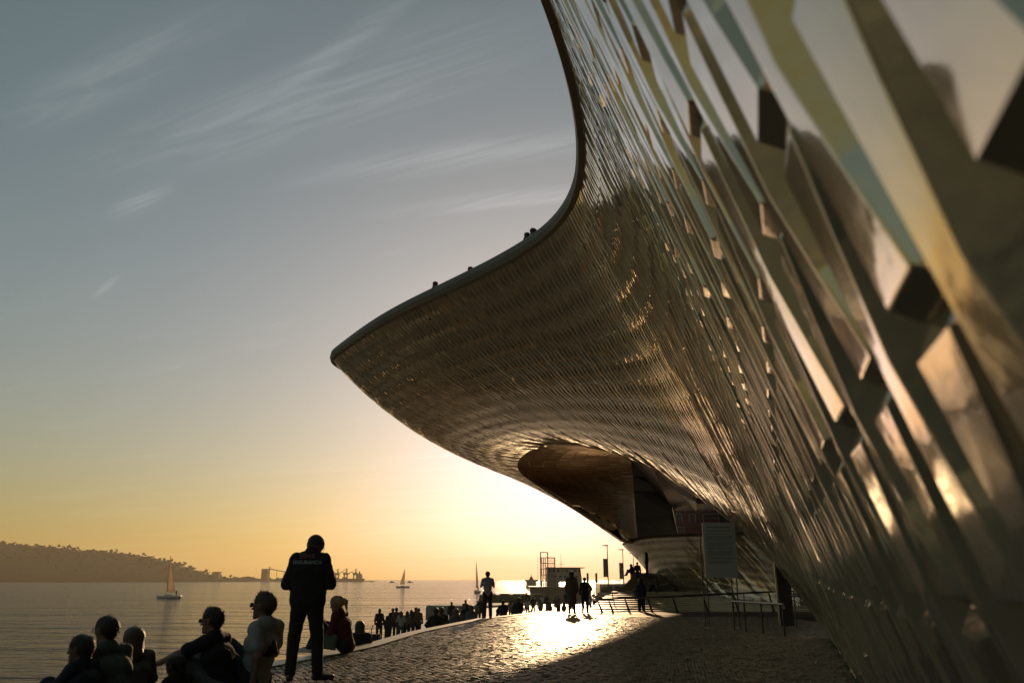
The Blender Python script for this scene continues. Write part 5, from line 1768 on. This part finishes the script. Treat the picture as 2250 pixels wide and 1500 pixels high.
for a1, a2, b1, b2 in wins:
    p_, q_ = P(a1, b2, BRY), P(a2, b1, BRY)
    cx_, cz2, w_, h_ = (p_.x + q_.x) / 2, (p_.z + q_.z) / 2, q_.x - p_.x, q_.z - p_.z
    mb = MB()
    for sg in (-1, 1):
        mb.box((cx_ + sg * w_ / 2, BRY - 0.06, cz2), (0.12, 0.14, h_ + .12))
    mb.box((cx_, BRY - 0.055, cz2 + h_ / 2), (w_ - .13, 0.13, .12)); mb.box((cx_, BRY - 0.055, cz2), (w_ - .13, 0.11, .07))
    wo = into(mb.build('window', M_FRAME), rb_)
    mb = MB(); mb.box((cx_, BRY - 0.02, cz2), (w_ - .14, 0.03, h_ - .14)); o = mb.build('pane', M_GLASS); o.parent = wo; o.matrix_parent_inverse = wo.matrix_parent_inverse.copy()
    mb = MB(); mb.box((cx_, BRY - 0.10, cz2 - h_ / 2 - .1), (w_ + .4, 0.24, .14)); o = mb.build('sill', M_FRAME); o.parent = wo; o.matrix_parent_inverse = wo.matrix_parent_inverse.copy()
# building to its right, and low wall between
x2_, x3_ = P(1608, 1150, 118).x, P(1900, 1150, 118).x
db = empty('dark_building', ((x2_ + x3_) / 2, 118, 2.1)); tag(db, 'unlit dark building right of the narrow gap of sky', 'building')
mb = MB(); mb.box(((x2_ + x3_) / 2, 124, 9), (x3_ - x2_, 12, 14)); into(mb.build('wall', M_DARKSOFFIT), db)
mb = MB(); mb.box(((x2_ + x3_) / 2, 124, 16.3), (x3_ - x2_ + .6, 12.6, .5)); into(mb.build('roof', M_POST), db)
q_ = P(1600, 1148, 122)
mb = MB(); mb.box((P(1600, 1148, 132).x, 132, P(1600, 1148, 132).z / 2 + 1), (3.5, .5, P(1600, 1148, 132).z - 2))
o = mb.build('boundary_wall', M_BRICK); tag(o, 'low brick wall closing the gap between the two buildings', 'wall')

# ------------------------------------------------------------------ grass at the foot of the leaning wall
v, f = [], []
rg = random.Random(8)
pa, pb_ = FACADE.pos(np.array([float(np.interp(9.5, [p[1] for p in FACADE.B[:160]], FACADE.s[:160]))]), np.array([1.0]))[0], FACADE.pos(np.array([float(np.interp(19.0, [p[1] for p in FACADE.B[:160]], FACADE.s[:160]))]), np.array([1.0]))[0]
for i in range(1500):
    t = rg.random()
    x = pa[0] + (pb_[0] - pa[0]) * t - abs(rg.gauss(0, 0.09)) - 0.04
    y = pa[1] + (pb_[1] - pa[1]) * t + rg.uniform(-.05, .05)
    if rg.random() > (0.25 + 0.75 * (math.sin(y * 3.1) > 0.1)):
        continue
    z = gz(y) - 0.02
    h = rg.uniform(0.03, 0.12); a = rg.uniform(0, 6.28); lx, ly = rg.gauss(0, .03), rg.gauss(0, .03)
    b = len(v)
    v += [(x - .004 * math.cos(a), y - .004 * math.sin(a), z), (x + .004 * math.cos(a), y + .004 * math.sin(a), z), (x + lx, y + ly, z + h)]
    f.append((b, b + 1, b + 2))
o = mesh_obj('grass', v, f, mat('weedy_grass', (0.05, 0.08, 0.03), rough=0.8))
o['kind'] = 'stuff'; o['label'] = 'weeds growing along the foot of the leaning wall'
# ------------------------------------------------------------------ haze over the river
hz = MB()
hz.box((0, 0, 64.0), (2 * WB + 60, 2 * WB + 60, 130.0))
haze = hz.build('haze', [], None)
m = bpy.data.materials.new('evening_haze')
m.use_nodes = True
t = m.node_tree
t.nodes.clear()
mo = N(t, 'ShaderNodeOutputMaterial')
pv = N(t, 'ShaderNodeVolumePrincipled')
pv.inputs['Color'].default_value = (1.0, 0.86, 0.66, 1)
pv.inputs['Density'].default_value = 0.00012
pv.inputs['Anisotropy'].default_value = 0.35
t.links.new(pv.outputs[0], mo.inputs['Volume'])
haze.data.materials.append(m)
haze['kind'] = 'stuff'
haze['label'] = 'warm evening haze over the river'
